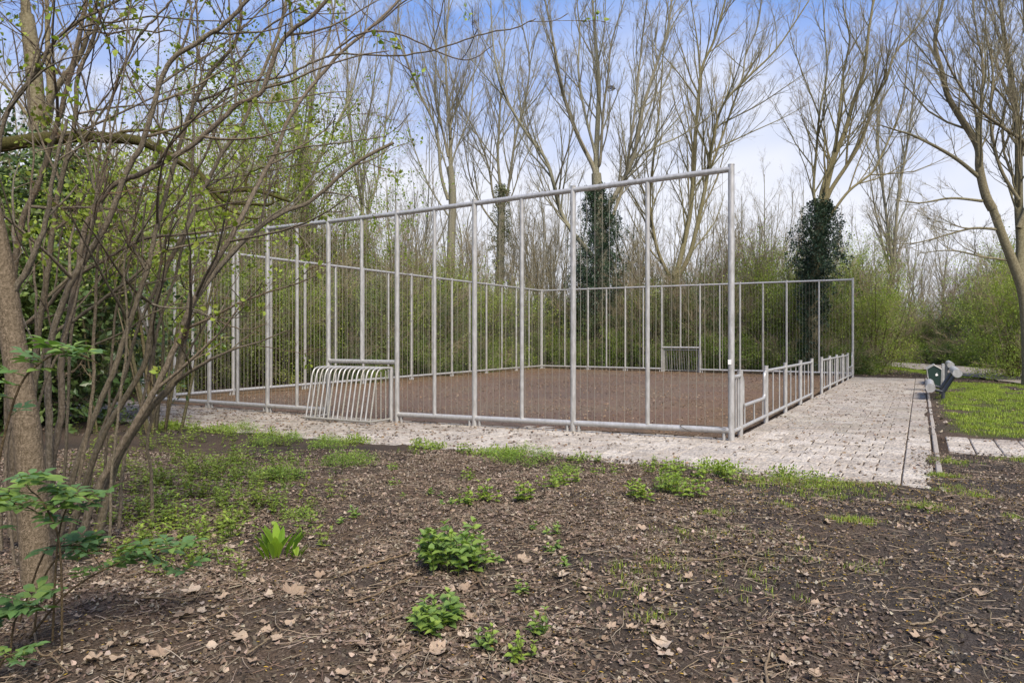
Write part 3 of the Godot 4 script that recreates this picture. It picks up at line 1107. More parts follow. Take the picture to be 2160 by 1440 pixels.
func near_thicket() -> void:
	var o := tree_style({"per_m": [1.7, 2.2, 3.0], "from": [0.3, 0.15, 0.2], "ang": [25, 65], "reach": [0.75, 0.8, 1.0], "most": [1.1, 0.5, 0.4], "wild": 0.17, "rise": 0.04, "levels": 2, "ends": 1, "spray": 0.75, "col": Color(0.245, 0.22, 0.185)})
	var thin := o.duplicate()
	thin.per_m = [1.2, 1.6, 2.0]
	# the thick leaning trunk at the very edge
	var root := thing("leaning_elder", gp(70, 1228), "thick brown leaning trunk rising from the soil among the thin stems", "tree")
	var twigs := []
	var tb := Tubes.new()
	var tp := curve_of([[82, 1250], [72, 1130], [66, 1020], [55, 900], [38, 790], [24, 700], [12, 610], [-4, 520], [-30, 400], [-70, 240], [-90, 60], [-95, -150]], 4.2, 4)
	tb.tube(tp, taper(tp.size(), 0.09, 0.045, 0.8), 14, Color(0.25, 0.21, 0.165))
	part("trunk", tb, M.bark_near, root)
	stem(root, 4.2, 9, 4, [[10, 640], [60, 560], [95, 470], [110, 380], [140, 250]], o, twigs, "branch")
	finish_twigs(root, twigs, 0.4)
	# the hazel: many stems from one stool, leaning over to the right
	root = thing("hazel_bush", gp(190, 1130), "many-stemmed bare hazel bush with grey-brown stems leaning toward the fence", "bush")
	twigs = []
	var s := [
		[5.1, 10, 4, [[168, 1150], [187, 1073], [215, 1010], [250, 950], [293, 880], [330, 815], [365, 740], [400, 650], [433, 587], [497, 480], [547, 383, 0.2], [580, 323, 0.3], [610, 247, 0.4], [663, 173, 0.5], [720, 110, 0.6], [790, 50, 0.7], [850, -10, 0.8]]],
		[5.2, 11, 5, [[205, 1130], [235, 1000], [270, 925], [320, 855], [373, 797], [383, 740], [402, 650], [440, 590, 0.2], [520, 500, 0.4], [590, 450, 0.6], [660, 420, 0.8], [745, 345, 0.9], [830, 300, 1.0]]],
		[5.0, 8, 4, [[120, 1148], [150, 1020], [167, 960], [213, 840], [240, 780], [267, 697], [290, 630], [313, 557], [330, 480], [360, 367], [393, 260], [413, 207], [447, 147], [493, 93], [507, 33], [503, -40]]],
		[5.3, 8, 4, [[150, 1122], [185, 1000], [225, 900], [270, 830], [307, 760], [316, 700], [328, 640], [353, 560], [393, 480], [430, 395, 0.2], [470, 320, 0.3], [515, 255, 0.4], [545, 170, 0.5], [590, 60, 0.6], [610, -40, 0.7]]],
		[4.8, 9, 5, [[112, 1165], [108, 1050], [112, 960], [130, 860], [128, 760], [150, 640], [165, 560], [180, 480], [230, 397], [300, 363], [383, 320], [450, 267], [500, 220], [547, 197], [573, 133], [600, 77], [667, 23], [700, -20]]],
		[4.7, 9, 5, [[90, 1174], [100, 1040], [104, 900], [100, 760], [130, 640], [170, 560], [227, 467], [267, 360], [300, 300], [320, 233], [333, 187], [360, 127], [433, 77], [473, 50], [520, 0], [560, -50]]],
		[5.0, 9, 4, [[60, 1148], [62, 950], [70, 800], [82, 690], [95, 600], [108, 500], [118, 430], [140, 333], [160, 233], [163, 160], [197, 77], [217, 0], [225, -60]]],
		[5.1, 10, 5, [[30, 1140], [25, 980], [22, 800], [22, 680], [28, 580], [42, 480], [80, 383], [110, 293], [140, 187], [160, 100], [180, 0], [190, -60]]],
		[4.9, 7, 3, [[0, 1157], [-10, 960], [-20, 780], [-25, 560], [-15, 400], [5, 263], [37, 200], [83, 140], [110, 90], [167, 43], [247, 0], [290, -40]]],
		[5.0, 6, 3, [[60, 1148], [65, 900], [80, 780], [112, 705], [167, 667], [227, 623], [287, 577], [333, 533], [410, 513], [450, 510]]],
		[5.2, 6, 3, [[20, 1130], [12, 900], [18, 760], [45, 693], [100, 643], [143, 590], [200, 560], [253, 527], [320, 500], [447, 487], [500, 470]]],
		[4.8, 5, 2.5, [[140, 1160], [175, 960], [195, 820], [197, 727], [203, 580], [207, 480], [205, 380], [213, 300], [240, 187], [290, 80], [327, 37], [360, 0], [380, -40]]],
		[5.3, 4.5, 2, [[130, 1122], [140, 900], [150, 700], [180, 520], [220, 393], [200, 293], [180, 187], [147, 93], [107, 0], [90, -50]]],
		[4.9, 4, 2, [[230, 1153], [235, 1000], [250, 860], [268, 700], [262, 560], [290, 430], [325, 330], [345, 240], [370, 160], [380, 60], [400, -20]]],
		[5.4, 5, 2.5, [[250, 1112], [262, 960], [300, 850], [330, 700], [375, 560], [400, 430], [407, 300], [407, 207], [417, 100], [413, 0]]],
		[5.5, 5, 2.5, [[180, 1105], [200, 950], [260, 800], [290, 690], [330, 600], [345, 520], [380, 420], [420, 350], [452, 280], [480, 190], [510, 120], [560, 60], [640, 10]]],
		[4.6, 4, 2, [[40, 1182], [60, 1000], [90, 820], [140, 700], [175, 560], [200, 420], [230, 300], [260, 160], [270, 40], [280, -40]]],
		[5.6, 5, 2.5, [[320, 1095], [318, 1000], [310, 930], [330, 860], [360, 800], [395, 745], [420, 700], [445, 660]]],
		[4.5, 4.5, 2, [[30, 1190], [10, 1000], [25, 880], [70, 760], [75, 620], [60, 470], [70, 330], [60, 180], [90, 40], [80, -40]]],
		[5.5, 4, 2, [[210, 1105], [225, 930], [232, 800], [245, 650], [275, 540], [320, 440], [340, 380], [335, 290], [330, 180], [335, 60], [320, -20]]]]
	for q in s:
		stem(root, q[0], q[1], q[2], q[3], o if q[1] > 5 else thin, twigs)
	# long side branches against the sky
	for q in [[5.0, 3, 1.2, [[160, 60], [193, 50], [253, 43], [320, 33], [393, 40], [520, 40], [630, 0]]],
			[5.0, 3, 1.2, [[165, 60], [197, 63], [233, 70], [280, 60], [327, 67], [360, 63], [400, 90], [467, 83], [540, 40]]],
			[5.1, 3.4, 1.5, [[400, 214], [447, 203], [500, 177], [547, 167], [600, 160], [653, 133], [710, 113], [813, 117], [887, 110], [953, 93], [1020, 70], [1087, 57], [1130, 38]]],
			[5.3, 3, 1.2, [[690, 120], [760, 70], [840, 70], [930, 110], [990, 125], [1040, 95]]],
			[5.0, 3, 1.3, [[320, 640], [360, 650], [400, 648], [450, 668], [500, 668], [535, 663]]],
			[5.2, 3, 1.2, [[395, 655], [440, 665], [480, 685], [520, 693], [560, 682]]],
			[5.1, 3, 1.2, [[200, 725], [260, 700], [310, 665], [370, 640], [400, 640]]],
			[4.9, 2.6, 1.2, [[560, 330], [640, 310], [720, 300], [790, 290], [815, 287]]],
			[5.0, 3, 1.2, [[110, 90], [93, 110], [60, 150], [20, 215], [-20, 290]]]]:
		stem(root, q[0], q[1], q[2], q[3], thin, twigs, "side_branch")
	finish_twigs(root, twigs, 0.8)
	# the mossy limb that crosses behind the hazel, from a trunk outside to the left
	root = thing("mossy_willow", spot(-330, 7.2), "mossy green willow limb arching over from the side behind the hazel stems", "tree")
	twigs = []
	var moss := o.duplicate()
	moss.col = Color(0.105, 0.105, 0.035)
	tb = Tubes.new()
	var base := spot(-330, 7.2)
	var lp := PackedVector3Array([base - Vector3(0, 0.1, 0)])
	lp.append_array(curve_of([[-330, 900], [-310, 700], [-260, 500], [-190, 380], [-90, 325], [0, 305], [83, 293], [167, 287], [233, 290], [297, 297], [350, 323], [417, 363], [450, 400], [533, 400], [610, 423]], 7.2, 5))
	tb.tube(lp, taper(lp.size(), 0.10, 0.014, 1.2), 10, moss.col)
	part("trunk", tb, M.bark_near, root)
	for q in [[7.2, 6, 2, [[450, 400], [480, 425], [520, 428], [570, 430], [575, 410], [582, 380]]], [7.2, 5, 2, [[420, 370], [460, 425], [480, 440], [530, 460], [560, 455]]], [7.2, 5, 2, [[233, 290], [270, 275], [330, 275], [385, 290], [420, 300]]], [7.2, 4, 2, [[520, 400], [520, 370], [545, 355], [570, 350]]]]:
		stem(root, q[0], q[1], q[2], q[3], moss, twigs, "branch")
	finish_twigs(root, twigs, 0.9)

func finish_twigs(root: Node3D, twigs: Array, leaf_share: float) -> void:
	var cols := PackedColorArray()
	var lx := []
	var lc := PackedColorArray()
	for t in twigs:
		cols.append(tint(Color(1, 0.95, 0.9), 0.2))
		if rng.randf() < leaf_share:
			for e in 3:
				lx.append(Transform3D(turned(rand_dir() + Vector3(0, 0.5, 0), rr(0, TAU), rr(0.55, 1.0)), t.origin + t.basis.y * rr(0.1, 0.42)))
				lc.append(tint(Color(0.25, 0.32, 0.05), 0.2))
	many("twigs", K.thin_spray[rng.randi() % 2], M.twig, root, twigs, cols)
	many("young_leaves", K.bud_clump[0], M.leaf, root, lx, lc)

func toothed_leaf(l: float, w: float, teeth: int, col: Color) -> ArrayMesh:
	# an ovate nettle leaf along +y, face to +z, with sawn edge, folded at the rib and drooping
	var tb := Tubes.new()
	var rib := PackedVector3Array()
	var le := PackedVector3Array()
	var re := PackedVector3Array()
	for k in teeth + 1:
		var t := float(k) / teeth
		var z := 0.10 * l * sin(t * 2.2) - 0.16 * l * t * t
		rib.append(Vector3(0, t * l, z))
		var ww := w * 0.5 * sin(PI * pow(t, 0.62) * 0.97) * (1.0 if k % 2 else 0.82)
		le.append(Vector3(-ww, (t - 0.05) * l, z + ww * 0.35))
		re.append(Vector3(ww, (t - 0.05) * l, z + ww * 0.35))
	for k in teeth:
		var cc := tint(col, 0.05)
		tb.tri3(rib[k], le[k], le[k + 1], Vector3(0.3, 0, 1).normalized(), cc)
		tb.tri3(rib[k], le[k + 1], rib[k + 1], Vector3(0.3, 0.1, 1).normalized(), cc)
		tb.tri3(rib[k], re[k + 1], re[k], Vector3(-0.3, 0, 1).normalized(), cc)
		tb.tri3(rib[k], rib[k + 1], re[k + 1], Vector3(-0.3, 0.1, 1).normalized(), cc)
	return tb.mesh()

func nettle(at: Vector3, w: float, h: float, stems: int, label: String, group: String, leaves: Array, whole: bool) -> void:
	var root := thing("nettle_plant", at, label, "plant", group)
	var join := []
	for k in stems:
		var a := rr(0, TAU)
		var r := w * 0.5 * sqrt(rng.randf())
		var foot := at + Vector3(cos(a) * r, 0, sin(a) * r)
		foot.y = ground_y(foot.x, foot.z) - 0.01
		var hh := h * rr(0.55, 1.1)
		var top := foot + Vector3(rr(-0.2, 0.2) * hh, hh, rr(-0.2, 0.2) * hh)
		var st := Tubes.new()
		st.tube(PackedVector3Array([foot, foot.lerp(top, 0.5) + rand_dir() * 0.01, top]), PackedFloat32Array([0.0032, 0.0028, 0.0018]), 5, Color(0.12, 0.14, 0.05), false)
		part("stem", st, M.leaf, root)
		var pairs := 3 if whole else 5
		for j in pairs:
			var t := lerpf(0.3, 1.0, float(j) / (pairs - 1))
			var o := foot.lerp(top, t)
			var az := j * PI / 2 + k
			for e in 2:
				var out := Vector3(cos(az + e * PI), rr(0.05, 0.4) + (0.55 if j == pairs - 1 else 0.0), sin(az + e * PI)).normalized()
				var z := (Vector3.UP - out * out.y).normalized()
				var s := (1.15 - 0.45 * absf(t - 0.55)) * rr(0.75, 1.15) * (0.75 if j == pairs - 1 else 1.0) * clampf(h / 0.16, 0.7, 1.2)
				var b := Basis(out.cross(z), out, z).rotated(out, rr(-0.35, 0.35)).scaled_local(Vector3.ONE * s)
				join.append(Transform3D(b, o))
	for xf in join:
		xf.origin -= at
		piece("leaf", leaves[rng.randi() % leaves.size()], M.leaf, root, xf)

func rosette(called: String, at: Vector3, label: String, count: int, l: float, wr: float, upright: float, cols: Array, spread := 0.03) -> void:
	var root := thing(called, at, label, "plant")
	for k in count:
		var tb := Tubes.new()
		var a := TAU * k / count * 2.4 + rr(-0.3, 0.3)
		var lean := rr(0.25, 1.0) * (1.0 - upright) + 0.12
		var out := Vector3(cos(a) * lean, 1.0, sin(a) * lean).normalized()
		var side := out.cross(Vector3.UP).normalized()
		var z := side.cross(out)
		var ll := l * rr(0.65, 1.1)
		var foot := at + Vector3(cos(a), 0, sin(a)) * rr(0.0, spread)
		var col: Color = tint(cols[rng.randi() % cols.size()], 0.15)
		var rib := []
		var n := 7
		for j in n + 1:
			var t := float(j) / n
			rib.append(foot + out * ll * t + Vector3(cos(a), -0.5, sin(a)) * ll * 0.22 * t * t)
		for j in n:
			var w0 := ll * wr * 0.5 * maxf(0.12, sin(PI * pow(float(j) / n, 1.3) * 0.98)) if j > 1 else ll * 0.025
			var w1 := ll * wr * 0.5 * maxf(0.0, sin(PI * pow(float(j + 1) / n, 1.3) * 0.99)) if j > 0 else ll * 0.025
			var f := -z * 0.35
			tb.tri3(rib[j], rib[j] - (side + f) * w0, rib[j + 1] - (side + f) * w1, (-z + side * 0.3).normalized(), col)
			tb.tri3(rib[j], rib[j + 1] - (side + f) * w1, rib[j + 1], (-z + side * 0.3).normalized(), col)
			tb.tri3(rib[j], rib[j + 1] + (side - f) * w1, rib[j] + (side - f) * w0, (-z - side * 0.3).normalized(), col)
			tb.tri3(rib[j], rib[j + 1], rib[j + 1] + (side - f) * w1, (-z - side * 0.3).normalized(), col)
		part("leaf", tb, M.leaf, root)

func elder_shoot(label: String, depth: float, ctrl: Array, sets: int, size: float) -> void:
	# a thin arching shoot with compound leaves of five leaflets
	var pts := curve_of(ctrl, depth, 5)
	var foot := Vector3(pts[0].x, ground_y(pts[0].x, pts[0].z), pts[0].z)
	var root := thing("elder_shoot", foot, label, "plant", "elder shoots in new leaf")
	var tb := Tubes.new()
	tb.tube(pts, taper(pts.size(), 0.006, 0.0022), 6, Color(0.15, 0.12, 0.075), false)
	part("shoot", tb, M.bark_near, root)
	for k in sets:
		var t := lerpf(0.35, 1.0, (k + 0.5) / sets)
		var i := mini(int(t * (pts.size() - 1)), pts.size() - 2)
		var o := pts[i]
		var a := rr(0, TAU)
		var out := Vector3(cos(a), rr(0.0, 0.5), sin(a)).normalized()
		var z := (Vector3.UP - out * out.y).normalized()
		var side := out.cross(z)
		var s := size * rr(0.7, 1.15)
		var rachis := Tubes.new()
		rachis.tube(PackedVector3Array([o, o + out * s * 1.1]), PackedFloat32Array([0.0022, 0.0012]), 4, Color(0.12, 0.17, 0.05), false)
		part("leaf_stalk", rachis, M.leaf, root)
		var col: Color = [Color(0.13, 0.235, 0.075), Color(0.11, 0.20, 0.08), Color(0.18, 0.28, 0.07)][rng.randi() % 3]
		for e in 5:
			var st: float = [0.5, 0.5, 0.85, 0.85, 1.1][e]
			var d: Vector3 = [(out * 0.3 + side), (out * 0.3 - side), (out * 0.55 + side), (out * 0.55 - side), out][e].normalized()
			var lz := (z + rand_dir() * 0.3)
			lz = (lz - d * lz.dot(d)).normalized()
			var lf := Tubes.new()
			leaf_into(lf, o + out * s * st, Basis(d.cross(lz), d, lz), s * rr(0.7, 0.95), s * rr(0.36, 0.46), 0.12, 0.25, tint(col, 0.12))
			part("leaf", lf, M.leaf, root)

# ---------------------------------------------------------------- what lies and grows on the ground
func scatter(count: int, z0: float, z1: float, ok: Callable, lift: float, s0: float, s1: float, flat: float, cols: Array, spread := 0.2, wide := 0.8, joints := false) -> Array:
	var xf := []
	var cc := PackedColorArray()
	for k in count:
		var z := sqrt(rr(z0 * z0, z1 * z1))
		var x := rr(-wide, wide) * z
		var f: float = ok.call(x, -z)
		if rng.randf() > f:
			continue
		if joints and rng.randf() < 0.5:      # drifts settle along the joints between the slabs
			var c := uv_of(x, -z)
			c.y = -2.56 + 0.3 * round((c.y + 2.56) / 0.3) + rng.randfn() * 0.018
			var w := CORNER + UD * c.x + VD * c.y
			x = w.x
			z = w.y
		var y := ground_y(x, -z)
		var q := uv_of(x, -z)
		if paved(q.x, q.y) > 0.0:
			y = maxf(y, cage_y(q.x, q.y) + (0.024 if q.x > 0.1 and q.y > 0.2 else 0.013))
			if q.x > 0.1 and q.y > 0.2:
				y += n_low.get_noise_2d(x * 1.5, -z * 1.5) * 0.02
		var b := Basis(Vector3(rr(-1, 1), 0, rr(-1, 1)).normalized(), rng.randfn() * flat).rotated(Vector3.UP, rr(0, TAU))
		var s := rr(s0, s1)
		xf.append(Transform3D(b * Basis(Vector3.UP, rr(0, TAU)).scaled(Vector3(s, s, s)), Vector3(x, y + lift * rr(0.2, 1.0), -z)))
		cc.append(tint(cols[rng.randi() % cols.size()], spread))
	return [xf, cc]

func soil_ok(x: float, z: float) -> float:          # how thick the litter lies
	var q := uv_of(x, z)
	var s := paved(q.x, q.y)
	if s > 0.25: return 0.0
	if lawn_at(x, z) > 0.3 or path_dist(x, z) < 1.9: return 0.06
	var right := clampf((x + 0.12 * z - 0.15) / 1.6, 0, 1)
	var n := clampf(0.62 + n_low.get_noise_2d(x * 3 + 11, z * 3) * 1.3 + n_mid.get_noise_2d(x * 1.3, z * 1.3 + 50) * 0.9, 0.3, 1)
	return n * (1.0 - 0.72 * right) * (1.0 if s < -0.1 else 0.6)

func stick_mesh(bend: float) -> ArrayMesh:
	var tb := Tubes.new()
	var p := Vector3(-0.5, 0, 0)
	var pts := PackedVector3Array([p])
	var d := Vector3.RIGHT
	for i in 4:
		d = (d + Vector3(0, rr(-0.12, 0.12), rr(-bend, bend))).normalized()
		p += d * 0.25
		pts.append(p)
	tb.tube(pts, taper(5, 0.016, 0.008), 4, Color.WHITE, false)
	return tb.mesh()

func grass_tuft(blades: int, h: float, w: float, spread: float) -> ArrayMesh:
	var tb := Tubes.new()
	for k in blades:
		var a := rr(0, TAU)
		var o := Vector3(rr(-1, 1), 0, rr(-1, 1)) * spread
		var out := Vector3(cos(a), 0, sin(a))
		var side := out.cross(Vector3.UP) * w * 0.5
		var hh := h * rr(0.5, 1.15)
		var l := rr(0.15, 0.75)
		var m := o + Vector3(0, hh * 0.6, 0) + out * hh * l * 0.3
		var t := o + Vector3(0, hh * (1.0 - l * 0.35), 0) + out * hh * l
		var nn := (out * -0.6 + Vector3.UP * 0.7).normalized()
		var c := tint(Color(1, 1, 1), 0.15)
		tb.tri3(o - side, o + side, m + side * 0.8, nn, c)
		tb.tri3(o - side, m + side * 0.8, m - side * 0.8, nn, c)
		tb.tri3(m - side * 0.8, m + side * 0.8, t, nn, c)
	return tb.mesh()

func make_litter() -> void:
	var browns := [Color(0.14, 0.107, 0.083), Color(0.19, 0.145, 0.115), Color(0.105, 0.08, 0.063), Color(0.255, 0.20, 0.16), Color(0.16, 0.122, 0.097), Color(0.33, 0.275, 0.225)]
	for k in 5:
		var a := scatter(40000, 2.2, 9.6, soil_ok, 0.018, 0.009, 0.044, 0.5, browns, 0.25)
		if k == 0:
			var e := scatter(26000, 9.0, 26.0, func(x, z): return 0.6 if x > 3.2 and paved(uv_of(x, z).x, uv_of(x, z).y) < 0.06 and lawn_at(x, z) < 0.35 and path_dist(x, z) > 1.7 else 0.0, 0.018, 0.02, 0.07, 0.42, browns, 0.25)
			a[0].append_array(e[0])
			a[1].append_array(e[1])
		tag(many("leaf_litter", K.scrap[k], M.dry, self, a[0], a[1]), "brown crumbled leaf litter covering the soil before the paving", "litter")
	var b := scatter(26000, 11.0, 48.0, func(x, z):
		var q := uv_of(x, z)
		return 0.0 if paved(q.x, q.y) > -0.1 or path_dist(x, z) < 1.9 or lawn_at(x, z) > 0.3 else 0.8, 0.02, 0.04, 0.12, 0.4, browns, 0.25)
	tag(many("leaf_litter", K.scrap[5], M.dry, self, b[0], b[1]), "brown leaf litter under the shrubs beyond the fences", "litter")
	# rootlets and twig ends
	var sticks := [stick_mesh(0.25), stick_mesh(0.5), stick_mesh(0.12)]
	for k in 3:
		var a := scatter(13000, 2.2, 9.0, func(x, z): return 0.25 + 0.75 * soil_ok(x, z) if paved(uv_of(x, z).x, uv_of(x, z).y) < 0.05 else 0.0, 0.02, 0.03, 0.16, 0.22, [Color(0.2, 0.155, 0.115), Color(0.3, 0.245, 0.19), Color(0.15, 0.11, 0.08)], 0.25)
		tag(many("twig_litter", sticks[k], M.dry, self, a[0], a[1]), "thin broken twigs strewn among the leaf litter", "litter")
	# yellow bud scales, thickest on the bare soil to the right
	var tb := Tubes.new()
	tb.tube(PackedVector3Array([Vector3(-0.5, 0, 0), Vector3(-0.15, 0.03, 0.05), Vector3(0.2, 0.03, 0.05), Vector3(0.5, 0, -0.02)]), PackedFloat32Array([0.02, 0.13, 0.11, 0.02]), 4, Color.WHITE, false)
	var y := scatter(16000, 2.2, 7.5, func(x, z):
		var q := uv_of(x, z)
		return 0.0 if paved(q.x, q.y) > 0.1 else 0.12 + 0.88 * clampf((x + 0.05 * z + 0.3) / 1.5, 0, 1) * clampf(0.5 + n_mid.get_noise_2d(x, z), 0, 1), 0.012, 0.012, 0.022, 0.2, [Color(0.36, 0.25, 0.05), Color(0.42, 0.31, 0.10), Color(0.3, 0.19, 0.05)], 0.2)
	tag(many("bud_scales", tb.mesh(), M.dry, self, y[0], y[1]), "small yellow bud scales fallen on the dark soil", "litter")
	# soil crumbs
	var cr := Tubes.new()
	cr.tube(PackedVector3Array([Vector3(0, -0.5, 0), Vector3(0.05, -0.2, 0), Vector3(0, 0.25, 0.06), Vector3(0, 0.45, 0)]), PackedFloat32Array([0.2, 0.5, 0.42, 0.1]), 6, Color.WHITE)
	var g := scatter(14000, 2.2, 9.0, func(x, z): return 0.0 if paved(uv_of(x, z).x, uv_of(x, z).y) > 0.1 else 1.0 - 0.8 * soil_ok(x, z), 0.004, 0.008, 0.03, 0.8, [Color(0.075, 0.062, 0.052), Color(0.10, 0.085, 0.07)], 0.25)
	tag(many("soil_crumbs", cr.mesh(), M.dry, self, g[0], g[1]), "dark crumbs of bare soil", "soil")
	# on the paving: tassels and bits, thicker toward the shade of the thicket and along the joints
	var reds := [Color(0.145, 0.10, 0.073), Color(0.175, 0.118, 0.08), Color(0.11, 0.082, 0.062), Color(0.215, 0.15, 0.095)]
	for k in 2:
		var p := scatter(95000, 6.0, 24.0, func(x, z):
			var q := uv_of(x, z)
			if paved(q.x, q.y) < 0.02 or (q.x > 0.1 and q.y > 0.2): return 0.0
			var n := clampf(n_mid.get_noise_2d(x * 2.4, z * 2.4 + 90 * k) * 1.4 + 0.42, 0.03, 1)
			return n * clampf(0.22 + maxf(q.x, 0.0) * 0.11, 0, 1.0), 0.012, 0.015, 0.075, 0.28, reds, 0.3, 0.8, true)
		tag(many("paving_litter", K.scrap[2] if k == 0 else sticks[1], M.dry, self, p[0], p[1]), "reddish brown catkins and leaf crumbs strewn over the paving", "litter")
	var ct := scatter(210000, 10.0, 37.0, func(x, z):
		var q := uv_of(x, z)
		if rect_in(q.x, q.y, 0.1, LU, 0.2, LV) < 0: return 0.0
		return clampf(0.35 + n_low.get_noise_2d(x, z) * 0.6, 0.08, 1), 0.010, 0.018, 0.065, 0.35, [Color(0.21, 0.135, 0.09), Color(0.26, 0.175, 0.11), Color(0.13, 0.095, 0.075), Color(0.33, 0.25, 0.18)], 0.25)
	tag(many("wood_chips", K.scrap[3], M.dry, self, ct[0], ct[1]), "brown wood chips scattered over the court floor", "wood chips")

func make_grass() -> void:
	var tufts := [grass_tuft(18, 0.05, 0.006, 0.07), grass_tuft(16, 0.04, 0.006, 0.08)]
	var greens := [Color(0.235, 0.315, 0.05), Color(0.28, 0.35, 0.055), Color(0.19, 0.27, 0.045)]
	for k in 2:
		var a := scatter(60000, 8.5, 40.0, func(x, z): return 1.0 if lawn_at(x, z) > rr(0.2, 0.75) else 0.0, 0.0, 0.8, 1.5, 0.1, greens, 0.15, 1.0)
		tag(many("grass", tufts[k], M.leaf, self, a[0], a[1]), "bright green lawn grass beside the bench and the path", "grass")
	var bits := [[1740, 1030, 0.5, 260], [1660, 1020, 0.4, 120], [1960, 1085, 0.12, 36], [1925, 1075, 0.12, 26], [1815, 1108, 0.16, 44], [1780, 1112, 0.12, 22], [1510, 1092, 0.14, 28], [1400, 1210, 0.28, 26], [1330, 1215, 0.2, 14], [1300, 1255, 0.2, 10], [1650, 1075, 0.12, 14], [1990, 1005, 0.16, 70], [2005, 975, 0.2, 70], [2010, 1035, 0.2, 40], [2060, 1050, 0.15, 26], [2150, 970, 0.25, 70], [1450, 1140, 0.3, 22], [1560, 1150, 0.4, 20], [1620, 1200, 0.3, 14], [1830, 1205, 0.1, 10], [2140, 1100, 0.1, 12], [1375, 1310, 0.12, 14], [1590, 1250, 0.3, 12]]
	var long := grass_tuft(8, 0.06, 0.0038, 0.035)
	for q in bits:
		var o := gp(q[0], q[1])
		var xf := []
		var cc := PackedColorArray()
		for k in int(q[3] * 1.7):
			var p := o + Vector3(rng.randfn() * q[2] * 0.6, 0, rng.randfn() * q[2] * 0.5)
			p.y = ground_y(p.x, p.z)
			xf.append(Transform3D(Basis(Vector3.UP, rr(0, TAU)).scaled(Vector3.ONE * rr(0.4, 0.95)), p))
			cc.append(tint(greens[rng.randi() % 3], 0.18))
		var m := many("grass_patch", long, M.leaf, self, xf, cc)
		tag(m, "small patch of fresh green grass growing in the dark soil", "grass", "grass patches in the soil")

